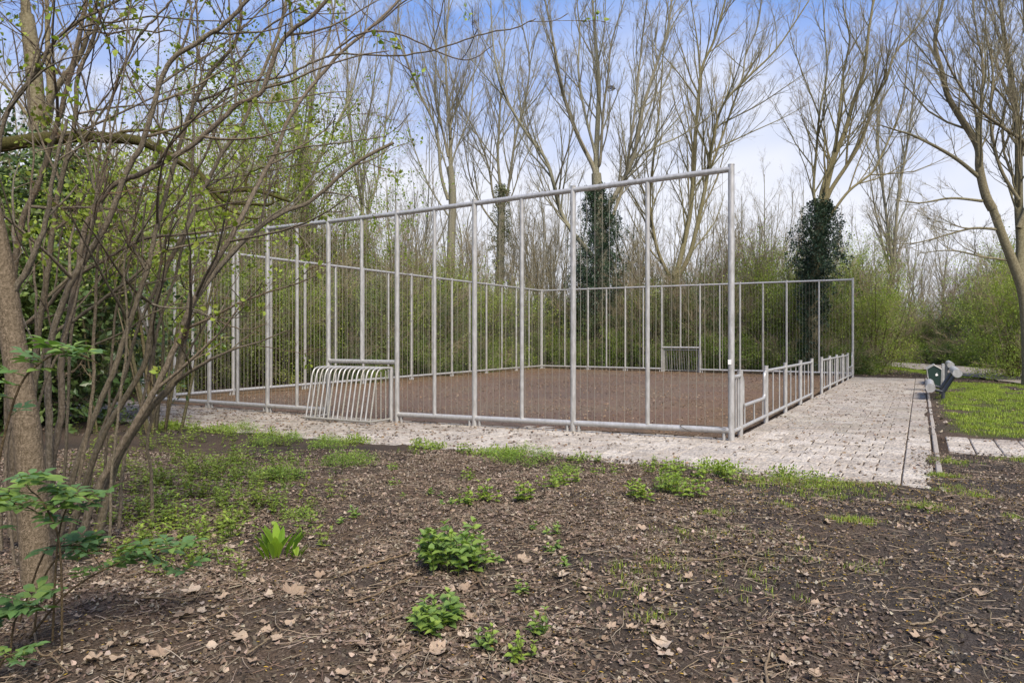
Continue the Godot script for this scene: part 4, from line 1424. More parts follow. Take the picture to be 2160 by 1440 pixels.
func make_plants() -> void:
	var fresh := [toothed_leaf(0.062, 0.042, 9, Color(0.21, 0.31, 0.075)), toothed_leaf(0.07, 0.046, 9, Color(0.175, 0.275, 0.08)), toothed_leaf(0.055, 0.038, 9, Color(0.25, 0.35, 0.075))]
	var lime := [toothed_leaf(0.055, 0.04, 7, Color(0.26, 0.35, 0.06)), toothed_leaf(0.05, 0.036, 7, Color(0.21, 0.31, 0.06))]
	var g := "nettles growing in the leaf litter"
	nettle(gp(950, 1205), 0.46, 0.24, 30, "large spreading clump of nettles with a grey twig lying across it", g, fresh, false)
	nettle(gp(925, 1325), 0.26, 0.15, 14, "bushy nettle clump standing behind pale curled leaves", g, fresh, false)
	nettle(gp(1022, 1365), 0.12, 0.10, 5, "small nettle beside two others on bare grey soil", g, fresh, true)
	nettle(gp(1095, 1385), 0.12, 0.12, 6, "small yellowish nettle beside two others on bare grey soil", g, lime, true)
	nettle(gp(1130, 1345), 0.08, 0.13, 4, "small upright nettle beside two others on bare grey soil", g, fresh, true)
	nettle(gp(1100, 1250), 0.08, 0.09, 3, "lone young nettle beside thin twigs", g, fresh, true)
	for q in [[1172, 1130, 0.14, 0.09, 5], [1172, 1165, 0.13, 0.07, 4], [1125, 1120, 0.05, 0.07, 2], [1192, 1200, 0.05, 0.07, 2], [1040, 1195, 0.12, 0.05, 3], [755, 1088, 0.14, 0.09, 5], [720, 1095, 0.05, 0.06, 2], [920, 1040, 0.16, 0.06, 4], [950, 1060, 0.2, 0.07, 4], [850, 1045, 0.1, 0.05, 2]]:
		nettle(gp(q[0], q[1]), q[2], q[3], q[4], "small fresh nettle sprouting from the leaf litter", g, fresh, true)
	for q in [[1010, 1055, 0.3, 0.12, 9], [1115, 1060, 0.2, 0.12, 7], [1160, 1030, 0.3, 0.10, 8], [1200, 1015, 0.34, 0.09, 9], [1350, 1060, 0.2, 0.12, 8], [1410, 1042, 0.22, 0.16, 8], [1465, 1055, 0.26, 0.13, 8], [1280, 998, 0.34, 0.08, 8], [1390, 1000, 0.34, 0.08, 8], [1450, 1010, 0.4, 0.12, 10], [1530, 1015, 0.3, 0.12, 8], [1590, 1018, 0.3, 0.05, 5], [985, 1008, 0.2, 0.09, 5], [820, 985, 0.16, 0.07, 4], [870, 950, 0.4, 0.06, 6], [830, 1020, 0.1, 0.06, 3], [1000, 950, 0.3, 0.05, 5], [1205, 972, 0.15, 0.06, 3]]:
		nettle(gp(q[0], q[1]), q[2] * 1.15, q[3] * 1.5, int(q[4] * 1.5), "lime green ground plant along the edge of the paving", "low plants along the paving edge", lime, true)
	for k in 16:
		var u := rr(-1.4, 11.5)
		var e := cage(u, -2.62 - absf(rng.randfn()) * 0.22, 0)
		nettle(e, rr(0.12, 0.34), rr(0.06, 0.15), rng.randi_range(4, 9), "lime green ground plant along the edge of the paving", "low plants along the paving edge", lime, true)
	for k in 2:      # the weeds that run together along the paving: nobody could count them
		var wx := []
		var wc := PackedColorArray()
		for j in 2600:
			var u := rr(-2.0, 12.0)
			var e := cage(u, -2.5 - absf(rng.randfn()) * 0.26, 0)
			if n_mid.get_noise_2d(e.x * 0.8 + 31, e.z * 0.8) < 0.16 + 0.1 * k: continue
			e.y = ground_y(e.x, e.z) + rr(0.01, 0.07)
			wx.append(Transform3D(turned(Vector3.UP + rand_dir() * 0.4, rr(0, TAU), rr(0.3, 0.75)), e))
			wc.append(tint(Color(0.235, 0.325, 0.055), 0.2))
		tag(many("edge_weeds", K.near_clump[k], M.leaf, self, wx, wc), "low lime green weeds run together along the paving edge", "weeds")
	# feathery clumps of cow parsley
	var fern := clump(40, 0.16, 0.04, 0.4, Color.WHITE)
	for q in [[1105, 972, 0.40, 0.26, 80], [740, 975, 0.30, 0.28, 70], [690, 940, 0.3, 0.24, 46], [580, 922, 0.4, 0.22, 60], [505, 906, 0.34, 0.26, 50], [585, 1005, 0.26, 0.14, 40], [630, 1080, 0.2, 0.06, 18], [1045, 958, 0.2, 0.18, 26], [1190, 995, 0.16, 0.14, 22], [1420, 1030, 0.16, 0.2, 26]]:
		var o := gp(q[0], q[1])
		var xf := []
		var cc := PackedColorArray()
		var root := thing("cow_parsley", o, "feathery bright green clump of cow parsley by the paving edge", "plant", "cow parsley clumps")
		for k in q[4]:
			var a := rr(0, TAU)
			var r: float = q[2] * sqrt(rng.randf())
			var p := o + Vector3(cos(a) * r, 0, sin(a) * r * 0.7)
			p.y = ground_y(p.x, p.z) + q[3] * rr(0.1, 0.9) * (1.0 - 0.6 * r / q[2])
			xf.append(Transform3D(Basis(Vector3.UP, rr(0, TAU)).scaled(Vector3(1, 0.5, 1) * rr(0.5, 0.9)), p))
			cc.append(tint([Color(0.18, 0.29, 0.055), Color(0.24, 0.35, 0.06)][rng.randi() % 2], 0.2))
		many("fronds", fern, M.leaf, root, xf, cc)
	rosette("dock_plant", gp(585, 1165), "bright green dock plant with upright tongue-shaped leaves", 26, 0.22, 0.22, 0.6, [Color(0.19, 0.32, 0.03), Color(0.15, 0.27, 0.03)], 0.13)
	rosette("dock_plant", gp(625, 1175), "small young dock plant beside the big one", 7, 0.12, 0.26, 0.5, [Color(0.19, 0.3, 0.03)], 0.03)
	# seedlings under the hazel: far too many to count
	for k in 2:
		var xf := []
		var cc := PackedColorArray()
		for j in 330:
			var x := 420 + rng.randfn() * 130
			var y := 1000 + rng.randfn() * 85
			if x < 120 or y < 880 or y > 1230 or x > 720: continue
			var p := gp(x, y)
			if paved(uv_of(p.x, p.z).x, uv_of(p.x, p.z).y) > 0: continue
			if n_mid.get_noise_2d(p.x * 1.5, p.z * 1.5) < -0.12: continue
			xf.append(Transform3D(Basis(Vector3.UP, rr(0, TAU)).scaled(Vector3.ONE * rr(0.6, 1.35)), p))
			cc.append(tint(Color(0.23, 0.315, 0.055), 0.25))
		tag(many("seedlings", K.seedling[k], M.leaf, self, xf, cc), "yellow-green seedlings and suckers carpeting the soil under the hazel", "plants")
	# elder in leaf, close to the lens on the left
	elder_shoot("elder shoot with dark leaves across the thick leaning trunk", 2.5, [[-30, 1570], [-20, 1100], [30, 840], [90, 760], [150, 740], [205, 765]], 15, 0.095)
	elder_shoot("elder shoot spreading toward the litter from the trunk foot", 3.5, [[40, 1310], [90, 1170], [130, 1150], [250, 1155], [330, 1180], [420, 1210]], 15, 0.115)
	elder_shoot("elder shoot bent over the stems at knee height", 3.2, [[130, 1370], [125, 1150], [90, 1060], [60, 1030], [40, 1000]], 13, 0.11)
	elder_shoot("elder shoot between the thin stems of the hazel foot", 3.3, [[110, 1350], [120, 1150], [140, 1070], [165, 1045], [200, 1060]], 13, 0.11)
	elder_shoot("low elder shoot on the dark soil by the trunk", 3.2, [[20, 1390], [30, 1310], [60, 1270], [100, 1290]], 16, 0.10)
	elder_shoot("elder shoot hanging before the darkest stems at waist height", 2.9, [[-40, 1480], [-60, 1200], [-20, 1080], [30, 1060], [80, 1080]], 10, 0.09)
	elder_shoot("elder shoot with drooping leaves over the twiggy stool", 3.4, [[70, 1340], [90, 1220], [150, 1150], [190, 1165], [215, 1200]], 10, 0.10)
	elder_shoot("elder shoot arching low across the fallen leaves", 3.4, [[60, 1345], [140, 1250], [240, 1190], [330, 1160], [380, 1150]], 12, 0.09)
	elder_shoot("small elder shoot at the bare soil rim", 2.95, [[-10, 1440], [0, 1400], [20, 1380], [45, 1390]], 8, 0.08)

func make_fallen() -> void:
	var tans := [Color(0.34, 0.265, 0.20), Color(0.41, 0.335, 0.265), Color(0.28, 0.21, 0.155), Color(0.36, 0.275, 0.205)]
	var mats := []
	for c in tans:
		var m := leafy(0.85, 0.08, 0.25)
		m.albedo_texture = noise_tex(0.03, (c * 0.72).linear_to_srgb(), (c * 1.12).linear_to_srgb(), 4, FastNoiseLite.TYPE_SIMPLEX, 128, mats.size())
		m.uv1_triplanar = true
		m.uv1_scale = Vector3.ONE * 3
		mats.append(m)
	var spots := [[484, 1152, 0.11], [395, 1258, 0.13], [390, 1298, 0.12], [570, 1275, 0.10], [615, 1268, 0.15], [650, 1310, 0.09], [500, 1355, 0.11], [340, 1400, 0.12], [200, 1410, 0.10], [290, 1435, 0.10], [235, 1440, 0.09], [300, 1365, 0.1], [470, 1270, 0.08], [1105, 1190, 0.13], [1180, 1225, 0.11], [860, 1170, 0.08], [880, 1200, 0.1], [940, 1255, 0.12], [985, 1250, 0.11], [870, 1310, 0.1], [845, 1380, 0.13], [920, 1380, 0.13], [815, 1355, 0.08], [760, 1170, 0.1], [810, 1155, 0.07], [1400, 1360, 0.13], [1945, 1365, 0.1], [1720, 1420, 0.11], [1655, 1310, 0.07], [1680, 1375, 0.06], [1725, 1280, 0.08], [1960, 1088, 0.09], [1960, 1110, 0.05], [1900, 1113, 0.06], [1060, 1100, 0.05], [950, 1130, 0.06], [1300, 1150, 0.06], [1220, 1170, 0.06], [1500, 1245, 0.06], [1385, 1330, 0.09], [1240, 1255, 0.07], [635, 1060, 0.1], [500, 1100, 0.08], [320, 1130, 0.09], [230, 1130, 0.1], [400, 1125, 0.07], [1980, 1350, 0.07]]
	for k in 120:
		var y := rr(1060, 1436)
		var x := rr(120, 1500) if rng.randf() < 0.82 else rr(1500, 2150)
		spots.append([x, y, rr(0.045, 0.095)])
	for q in spots:
		var p := gp(q[0], q[1]) + Vector3(0, 0.016, 0)
		var b := Basis(Vector3(rr(-1, 1), 0, rr(-1, 1)).normalized(), rr(0.0, 0.3)).rotated(Vector3.UP, rr(0, TAU)).scaled_local(Vector3.ONE * q[2] * 1.15)
		var o := piece(numbered("fallen_leaf"), K.dry_leaf[rng.randi() % 8], mats[rng.randi() % 4], self, Transform3D(b, p))
		tag(o, "tan curled dry leaf lying on the leaf litter", "leaf", "large dry leaves on the soil")
	var st := [[[0.009, Color(0.3, 0.235, 0.165)], [720, 1215], [780, 1193], [830, 1182], [872, 1165]], [[0.006, Color(0.27, 0.21, 0.155)], [735, 1278], [800, 1255], [860, 1235], [905, 1208]], [[0.004, Color(0.05, 0.045, 0.04)], [960, 1228], [1020, 1195], [1070, 1160], [1110, 1138]], [[0.009, Color(0.24, 0.18, 0.13)], [998, 1220], [1010, 1240], [1022, 1254]], [[0.008, Color(0.3, 0.24, 0.17)], [780, 1330], [800, 1312], [825, 1293]], [[0.009, Color(0.33, 0.27, 0.21)], [1622, 1445], [1615, 1405], [1628, 1370]], [[0.006, Color(0.33, 0.28, 0.22)], [1920, 1345], [1965, 1335], [1980, 1318], [1958, 1292]], [[0.005, Color(0.33, 0.28, 0.22)], [1570, 1218], [1582, 1192], [1610, 1188], [1655, 1200]], [[0.005, Color(0.33, 0.28, 0.22)], [1440, 1196], [1500, 1197], [1560, 1190], [1640, 1202]], [[0.005, Color(0.33, 0.28, 0.22)], [1715, 1175], [1780, 1176], [1840, 1188], [1905, 1188]], [[0.005, Color(0.3, 0.25, 0.2)], [2010, 1243], [2070, 1245], [2140, 1262]], [[0.006, Color(0.33, 0.27, 0.2)], [300, 1280], [350, 1277], [405, 1280], [430, 1238]], [[0.005, Color(0.3, 0.25, 0.19)], [520, 1400], [560, 1375], [590, 1350], [580, 1328]], [[0.006, Color(0.3, 0.24, 0.18)], [70, 1330], [80, 1390], [110, 1402], [140, 1440]], [[0.004, Color(0.33, 0.28, 0.2)], [840, 1350], [900, 1290], [990, 1270]], [[0.005, Color(0.28, 0.22, 0.16)], [1885, 968], [1915, 962], [1945, 958]], [[0.005, Color(0.3, 0.24, 0.19)], [500, 1185], [540, 1175], [560, 1165]], [[0.004, Color(0.3, 0.24, 0.19)], [420, 1255], [480, 1240], [510, 1233]], [[0.005, Color(0.29, 0.23, 0.18)], [1200, 1235], [1240, 1250], [1290, 1258]], [[0.004, Color(0.3, 0.24, 0.19)], [1370, 1290], [1420, 1275], [1470, 1290]]]
	for k in 45:
		var x := rr(150, 2100)
		var y := rr(1030, 1430)
		var l := rr(25, 80)
		var a := rr(-0.5, 0.5)
		st.append([[rr(0.002, 0.0045), Color(0.26, 0.205, 0.15)], [x, y], [x + l * 0.5 * cos(a), y + l * 0.35 * sin(a) + rr(-8, 8)], [x + l * cos(a), y + l * 0.6 * sin(a)]])
	for q in st:
		var w: Array[Vector3] = []
		for e in q.slice(1):
			w.append(gp(e[0], e[1]) + Vector3(0, 0.016 + rr(0, 0.012), 0))
		var pts := smooth(w, 5)
		for i in pts.size():
			pts[i] += rand_dir() * 0.003
		var root := thing("fallen_twig", w[0], "pale bent dead twig lying on the leaf litter", "twig", "dead twigs on the soil")
		var tb := Tubes.new()
		tb.tube(pts, taper(pts.size(), q[0][0], q[0][0] * 0.5), 6, q[0][1])
		part("stick", tb, M.bark_near, root)
		if q[0][0] > 0.004:
			var sb := Tubes.new()
			var i := pts.size() / 2
			var d := (pts[i + 1] - pts[i]).normalized().rotated(Vector3.UP, rr(0.5, 1.0) * (1 if rng.randf() < 0.5 else -1))
			sb.tube(PackedVector3Array([pts[i], pts[i] + d * 0.05 + Vector3(0, 0.006, 0), pts[i] + d * 0.11]), PackedFloat32Array([q[0][0] * 0.55, q[0][0] * 0.45, q[0][0] * 0.2]), 5, q[0][1])
			part("side_twig", sb, M.bark_near, root)

# ---------------------------------------------------------------- sky
func make_sky() -> PanoramaSkyMaterial:
	var w := 1024
	var h := 512
	var im := Image.create_empty(w, h, false, Image.FORMAT_RGBF)
	var f := FastNoiseLite.new()
	f.frequency = 1.3
	f.fractal_octaves = 5
	f.seed = 11
	var f2 := FastNoiseLite.new()
	f2.frequency = 4.5
	f2.fractal_octaves = 4
	f2.seed = 5
	for j in h:
		var el := PI * (0.5 - (j + 0.5) / h)
		var deg := rad_to_deg(el)
		for i in w:
			var az := TAU * (i + 0.5) / w
			var c := Color(0.17, 0.16, 0.14)
			if deg > -1.0:
				var d := Vector3(cos(el) * cos(az), sin(el) * 2.2, cos(el) * sin(az))
				var n := f.get_noise_3dv(d * 1.4) * 0.75 + f2.get_noise_3dv(d) * 0.25
				var low := 1.0 - smoothstep(11.0, 26.0, deg + n * 12.0)
				var veil := smoothstep(0.0, 0.5, n) * 0.85
				var white := clampf(maxf(low, veil), 0, 1)
				var blue := Color(0.10, 0.175, 0.375).lerp(Color(0.09, 0.15, 0.33), smoothstep(25.0, 80.0, deg))
				c = blue.lerp(Color(0.385, 0.395, 0.435), white)
			im.set_pixel(i, j, c)
	var m := PanoramaSkyMaterial.new()
	m.panorama = ImageTexture.create_from_image(im)
	return m

func make_trees() -> void:
	var o := tree_style()
	var t: Node3D = traced_tree("ivy_tree", "tall bare tree with a dark ivy clump below its fan of straight limbs", 38.0, [[1270], [1270, 640], [1268, 520], [1262, 430], [1258, 365]], 0.42, [
		[[0.17, 0.6], [1258, 372], [1258, 320], [1263, 210], [1262, 150], [1255, 70], [1250, 0], [1248, -80]],
		[[0.14, -2], [1256, 370], [1250, 347], [1220, 287], [1193, 213], [1180, 160], [1167, 83], [1150, 0], [1135, -70]],
		[[0.09, 2], [1257, 340], [1253, 313], [1233, 233], [1220, 150], [1223, 67], [1217, 0], [1215, -60]],
		[[0.09, -1.5], [1262, 350], [1267, 333], [1273, 233], [1283, 160], [1290, 90], [1317, 0], [1330, -60]],
		[[0.16, 2], [1264, 475], [1270, 460], [1307, 393], [1337, 327], [1353, 240], [1380, 150], [1407, 67], [1417, 0], [1425, -70]],
		[[0.10, -3], [1270, 480], [1287, 467], [1317, 383], [1330, 300], [1343, 200], [1353, 100], [1365, 0], [1370, -50]],
		[[0.06, 3], [1335, 335], [1387, 307], [1440, 283], [1500, 240], [1540, 190]],
		[[0.14, -3], [1250, 540], [1225, 510], [1202, 480], [1181, 440], [1167, 383], [1150, 333], [1113, 283], [1073, 217], [1053, 167], [1040, 90], [1035, 0]]], o)
	ivy_on(t, curve_of([[1258, 400], [1266, 470], [1266, 540], [1256, 600], [1254, 660], [1258, 720]], 38.0, 4), [0.5, 0.95, 1.3, 1.4, 1.1, 1.0, 0.9], 1700, [Color(0.03, 0.058, 0.03), Color(0.042, 0.078, 0.038), Color(0.022, 0.044, 0.026)])
	traced_tree("forked_tree", "yellow-barked bare tree forking low above the far goal", 41.0, [[1428], [1427, 700], [1428, 620], [1425, 575]], 0.38, [
		[[0.12, -2], [1420, 600], [1413, 583], [1389, 531], [1377, 476], [1371, 430], [1378, 340], [1392, 220], [1400, 100], [1410, 0]],
		[[0.18, 1], [1426, 590], [1428, 575], [1444, 507], [1456, 446], [1462, 380], [1466, 300], [1474, 210], [1482, 140], [1507, 83], [1530, 0], [1545, -60]],
		[[0.07, -1], [1478, 170], [1474, 110], [1466, 50], [1452, -30]],
		[[0.16, -2], [1430, 595], [1432, 583], [1456, 534], [1474, 461], [1487, 400], [1493, 367], [1507, 283], [1527, 217], [1580, 160], [1640, 100], [1707, 0]],
		[[0.08, 2], [1500, 350], [1507, 333], [1540, 240], [1567, 160], [1573, 117], [1600, 50], [1610, -40]],
		[[0.055, 2], [1505, 320], [1517, 310], [1580, 280], [1653, 247], [1707, 217]],
		[[0.055, -2], [1515, 270], [1523, 260], [1600, 220], [1660, 180], [1727, 133]]], tree_style({"col": Color(0.33, 0.305, 0.185)}))
	t = traced_tree("ivy_tree", "slanting bare tree with a dark ivy head by the far end of the railing", 30.8, [[1716], [1716, 700], [1718, 600], [1726, 520], [1735, 450]], 0.32, [
		[[0.15, 1], [1735, 480], [1737, 467], [1740, 417], [1760, 333], [1783, 277], [1800, 217], [1823, 150], [1833, 67], [1843, 0], [1850, -60]],
		[[0.08, -2], [1730, 490], [1727, 467], [1717, 400], [1723, 317], [1730, 233], [1745, 150], [1740, 60], [1735, -30]],
		[[0.08, 2], [1735, 440], [1733, 403], [1760, 317], [1773, 217], [1780, 150], [1793, 83], [1783, 33], [1775, -30]],
		[[0.10, -2], [1740, 440], [1753, 400], [1790, 343], [1820, 290], [1847, 207], [1870, 167], [1890, 110], [1940, 50], [1970, 0]],
		[[0.07, 2], [1745, 470], [1760, 443], [1793, 400], [1840, 363], [1860, 327], [1887, 267], [1907, 200], [1915, 120], [1925, 40]],
		[[0.05, 1], [1760, 345], [1750, 330], [1727, 240], [1700, 170], [1675, 100], [1660, 30]]], tree_style({"col": Color(0.31, 0.285, 0.175)}))
	ivy_on(t, curve_of([[1735, 430], [1726, 490], [1724, 540], [1718, 590], [1712, 660], [1712, 775]], 30.8, 4), [0.4, 0.85, 1.05, 0.95, 0.5, 0.45, 0.6], 1000, [Color(0.03, 0.058, 0.03), Color(0.042, 0.075, 0.04), Color(0.022, 0.044, 0.026)])
	traced_tree("leaning_tree", "dark bare tree leaning over the path with long level branches", 23.0, [[2172], [2168, 700], [2160, 620], [2143, 567], [2117, 500], [2093, 433]], 0.19, [
		[[0.15, 0], [2095, 440], [2080, 410], [2067, 353], [2063, 307], [2027, 247], [2000, 200], [1987, 147], [1973, 83], [1990, 0], [2000, -60]],
		[[0.16, 1.5], [2150, 590], [2155, 520], [2150, 430], [2150, 330], [2147, 260], [2135, 170], [2120, 80], [2110, 0], [2100, -60]],
		[[0.07, -1.5], [2150, 330], [2160, 300], [2120, 270], [2067, 230], [2020, 170], [1990, 110], [1960, 40]],
		[[0.07, 1], [2067, 373], [2023, 337], [1973, 307], [1923, 283], [1890, 273], [1850, 260]],
		[[0.05, -1], [2107, 483], [2060, 480], [2023, 487], [1940, 510], [1883, 513]],
		[[0.05, 1], [2073, 423], [2007, 417], [1940, 427], [1890, 420]],
		[[0.045, -2], [2140, 550], [2073, 540], [2007, 527], [1940, 533]],
		[[0.09, 2], [2150, 480], [2185, 380], [2190, 250], [2170, 130], [2160, 0], [2150, -60]],
		[[0.06, -1], [2063, 310], [2070, 220], [2075, 140], [2060, 60], [2050, -30]],
		[[0.06, -1], [2150, 420], [2110, 350], [2090, 250], [2095, 150], [2080, 60], [2085, -20]]], tree_style({"col": Color(0.30, 0.275, 0.19), "per_m": [2.2, 2.4, 3.0], "wild": 0.2}))
	t = traced_tree("ivy_tree", "slender bare tree with a mottled ivy-covered trunk behind the tall fence", 43.0, [[1052], [1052, 640], [1056, 520], [1058, 400]], 0.33, [
		[[0.11, 1], [1058, 430], [1057, 410], [1050, 333], [1053, 267], [1057, 187], [1065, 100], [1062, 0]],
		[[0.10, -1], [1060, 430], [1070, 407], [1087, 293], [1107, 217], [1117, 130], [1100, 40], [1095, -40]],
		[[0.08, 2], [1052, 440], [1040, 410], [1030, 350], [1007, 283], [970, 217], [945, 130], [935, 40]],
		[[0.05, 2], [1060, 440], [1080, 410], [1100, 350], [1120, 310], [1150, 250], [1165, 160]],
		[[0.07, -2], [1050, 480], [1020, 440], [1000, 400], [985, 340], [975, 240], [985, 140]]], o)
	ivy_on(t, curve_of([[1056, 390], [1058, 450], [1056, 520], [1056, 620], [1056, 720]], 43.0, 4), [0.3, 0.55, 0.6, 0.5, 0.5], 300, [Color(0.13, 0.15, 0.06), Color(0.17, 0.175, 0.08)])
	traced_tree("upright_tree", "bare upright tree with a narrow crown of many ascending limbs", 42.0, [[950], [950, 640], [952, 500], [955, 420], [950, 350]], 0.3, [
		[[0.14, 0.5], [952, 440], [950, 417], [950, 300], [943, 200], [940, 100], [947, 0], [945, -50]],
		[[0.11, -2], [945, 420], [930, 367], [920, 273], [887, 200], [860, 133], [843, 67], [840, 0]],
		[[0.08, 2], [945, 330], [937, 290], [917, 200], [920, 117], [913, 33], [910, -40]],
		[[0.07, -1], [950, 290], [953, 253], [983, 187], [1020, 110], [1040, 30]],
		[[0.06, 2], [952, 350], [960, 320], [990, 240], [1000, 150], [1010, 60], [1005, -30]],
		[[0.06, 1], [950, 460], [910, 400], [880, 330], [860, 260], [850, 180]]], o)
	t = traced_tree("ivy_tree", "tall straight tree with its lower trunk wrapped in yellowish ivy by the side fence", 33.0, [[648], [646, 640], [642, 480], [640, 350]], 0.33, [
		[[0.17, 0.5], [640, 380], [638, 340], [625, 250], [620, 120], [610, 0], [606, -60]],
		[[0.13, -1], [641, 370], [645, 320], [660, 200], [690, 90], [710, -10]],
		[[0.09, 2], [642, 430], [655, 380], [690, 300], [740, 200], [770, 60], [780, -30]],
		[[0.08, 1], [640, 360], [630, 300], [590, 200], [570, 80], [560, -20]],
		[[0.06, -1], [640, 440], [600, 370], [560, 300], [540, 200]]], o)
	ivy_on(t, curve_of([[640, 310], [642, 420], [646, 560], [650, 720]], 33.0, 4), [0.3, 0.5, 0.6, 0.6], 420, [Color(0.045, 0.075, 0.025), Color(0.08, 0.11, 0.03)])
	traced_tree("grey_tree", "thick grey trunk forking high behind the hazel stems", 15.0, [[100], [95, 640], [86, 400], [78, 250], [67, 117], [55, 30]], 0.22, [
		[[0.14, 0], [60, 60], [55, 30], [48, -60], [40, -160]],
		[[0.09, 0.5], [84, 270], [105, 230], [100, 100], [98, 0], [100, -80]],
		[[0.08, -0.7], [84, 290], [110, 200], [165, 120], [185, 70], [205, 0], [215, -60]],
		[[0.05, 0.5], [75, 260], [55, 240], [20, 190], [-10, 165], [-60, 130]]], tree_style({"spray": 0.8, "col": Color(0.29, 0.26, 0.18)}))
	traced_tree("thin_tree", "thin three-stemmed bare tree beside the goal bay of the side fence", 36.0, [[770], [775, 600], [766, 450]], 0.2, [
		[[0.09, 0.5], [766, 470], [765, 450], [745, 330], [735, 200], [730, 60], [725, -30]],
		[[0.08, -1], [768, 480], [770, 470], [800, 360], [815, 240], [830, 120], [840, 20]],
		[[0.08, 1], [765, 460], [765, 430], [770, 300], [790, 160], [800, 20]]], o)
	traced_tree("far_poplar", "pale far poplar with three trunks rising beyond the path bend", 58.0, [[1880], [1880, 640], [1885, 560]], 0.3, [
		[[0.16, 0.5], [1885, 575], [1884, 560], [1870, 450], [1855, 330], [1850, 200], [1846, 120]],
		[[0.16, -1], [1885, 575], [1886, 560], [1895, 420], [1915, 300], [1930, 180], [1940, 100]],
		[[0.12, 1], [1882, 590], [1878, 570], [1860, 500], [1840, 400], [1830, 300]]], tree_style({"col": Color(0.36, 0.35, 0.275)}))
	# the wood beyond: a few kinds, copied
	var far := tree_style({"levels": 2, "per_m": [1.0, 1.3, 2.0], "ends": 1, "spray": 1.0})
	var kinds := []
	var spots := [[980, 52, 12], [1160, 50, 13], [1330, 48, 12], [1600, 52, 11]]
	var names := ["slender bare young tree in the wood beyond the court", "bushy bare young tree in the wood beyond the court", "forking bare young tree in the wood beyond the court", "thin bare young tree in the wood beyond the court"]
	for k in 4:
		kinds.append(grown_tree("wood_tree", names[k], spot(spots[k][0], spots[k][1]), spots[k][2], [0.14, 0.16, 0.13, 0.11][k], [5, 7, 6, 4][k], [0.25, 0.15, 0.3, 0.35][k], [2.2, 3.6, 3.0, 1.8][k], far, "bare trees of the wood"))
	var xs := [[700, 52], [770, 60], [850, 54], [880, 68], [1010, 64], [1120, 62], [1220, 60], [1300, 66], [1390, 58], [1500, 64], [1540, 54], [1640, 60], [1690, 66], [1800, 68], [1960, 78], [2030, 62], [2090, 54], [2150, 60], [400, 40], [470, 34], [520, 42], [580, 38], [330, 34], [250, 40], [180, 30], [2260, 45], [-60, 26], [-200, 34], [2400, 50], [1350, 52], [1640, 50], [820, 48], [910, 50], [1090, 54], [1190, 54], [1460, 58], [1720, 58], [1890, 68], [2050, 60], [2120, 66], [1580, 60], [1760, 64], [1850, 70], [2000, 72], [1930, 84]]
	for q in xs:
		var k := rng.randi() % 4
		var s := rr(0.7, 1.15)
		copy(kinds[k], spot(q[0], q[1]), rr(0, TAU), Vector3(s, s * rr(0.85, 1.2), s))
	# slender stems close behind the fences
	for q in [[500, 26, 7], [850, 31, 8], [1105, 40, 8.5], [1150, 40, 7], [1340, 39, 8], [1590, 37, 7.5], [730, 29, 6.5], [950, 35, 7], [1545, 40, 8], [600, 25, 8]]:
		grown_tree("understorey_tree", "slim bare understorey tree just behind the tall fence", spot(q[0], q[1]), q[2], 0.07, 4, 0.2, q[2] * 0.22, tree_style({"per_m": [2.0, 2.6, 2.0], "spray": 0.9, "most": [2.0, 1.0, 0.5], "wild": 0.22, "ang": [25, 60], "rise": 0.06, "col": Color(0.27, 0.245, 0.165)}), "slim trees just behind the fence")

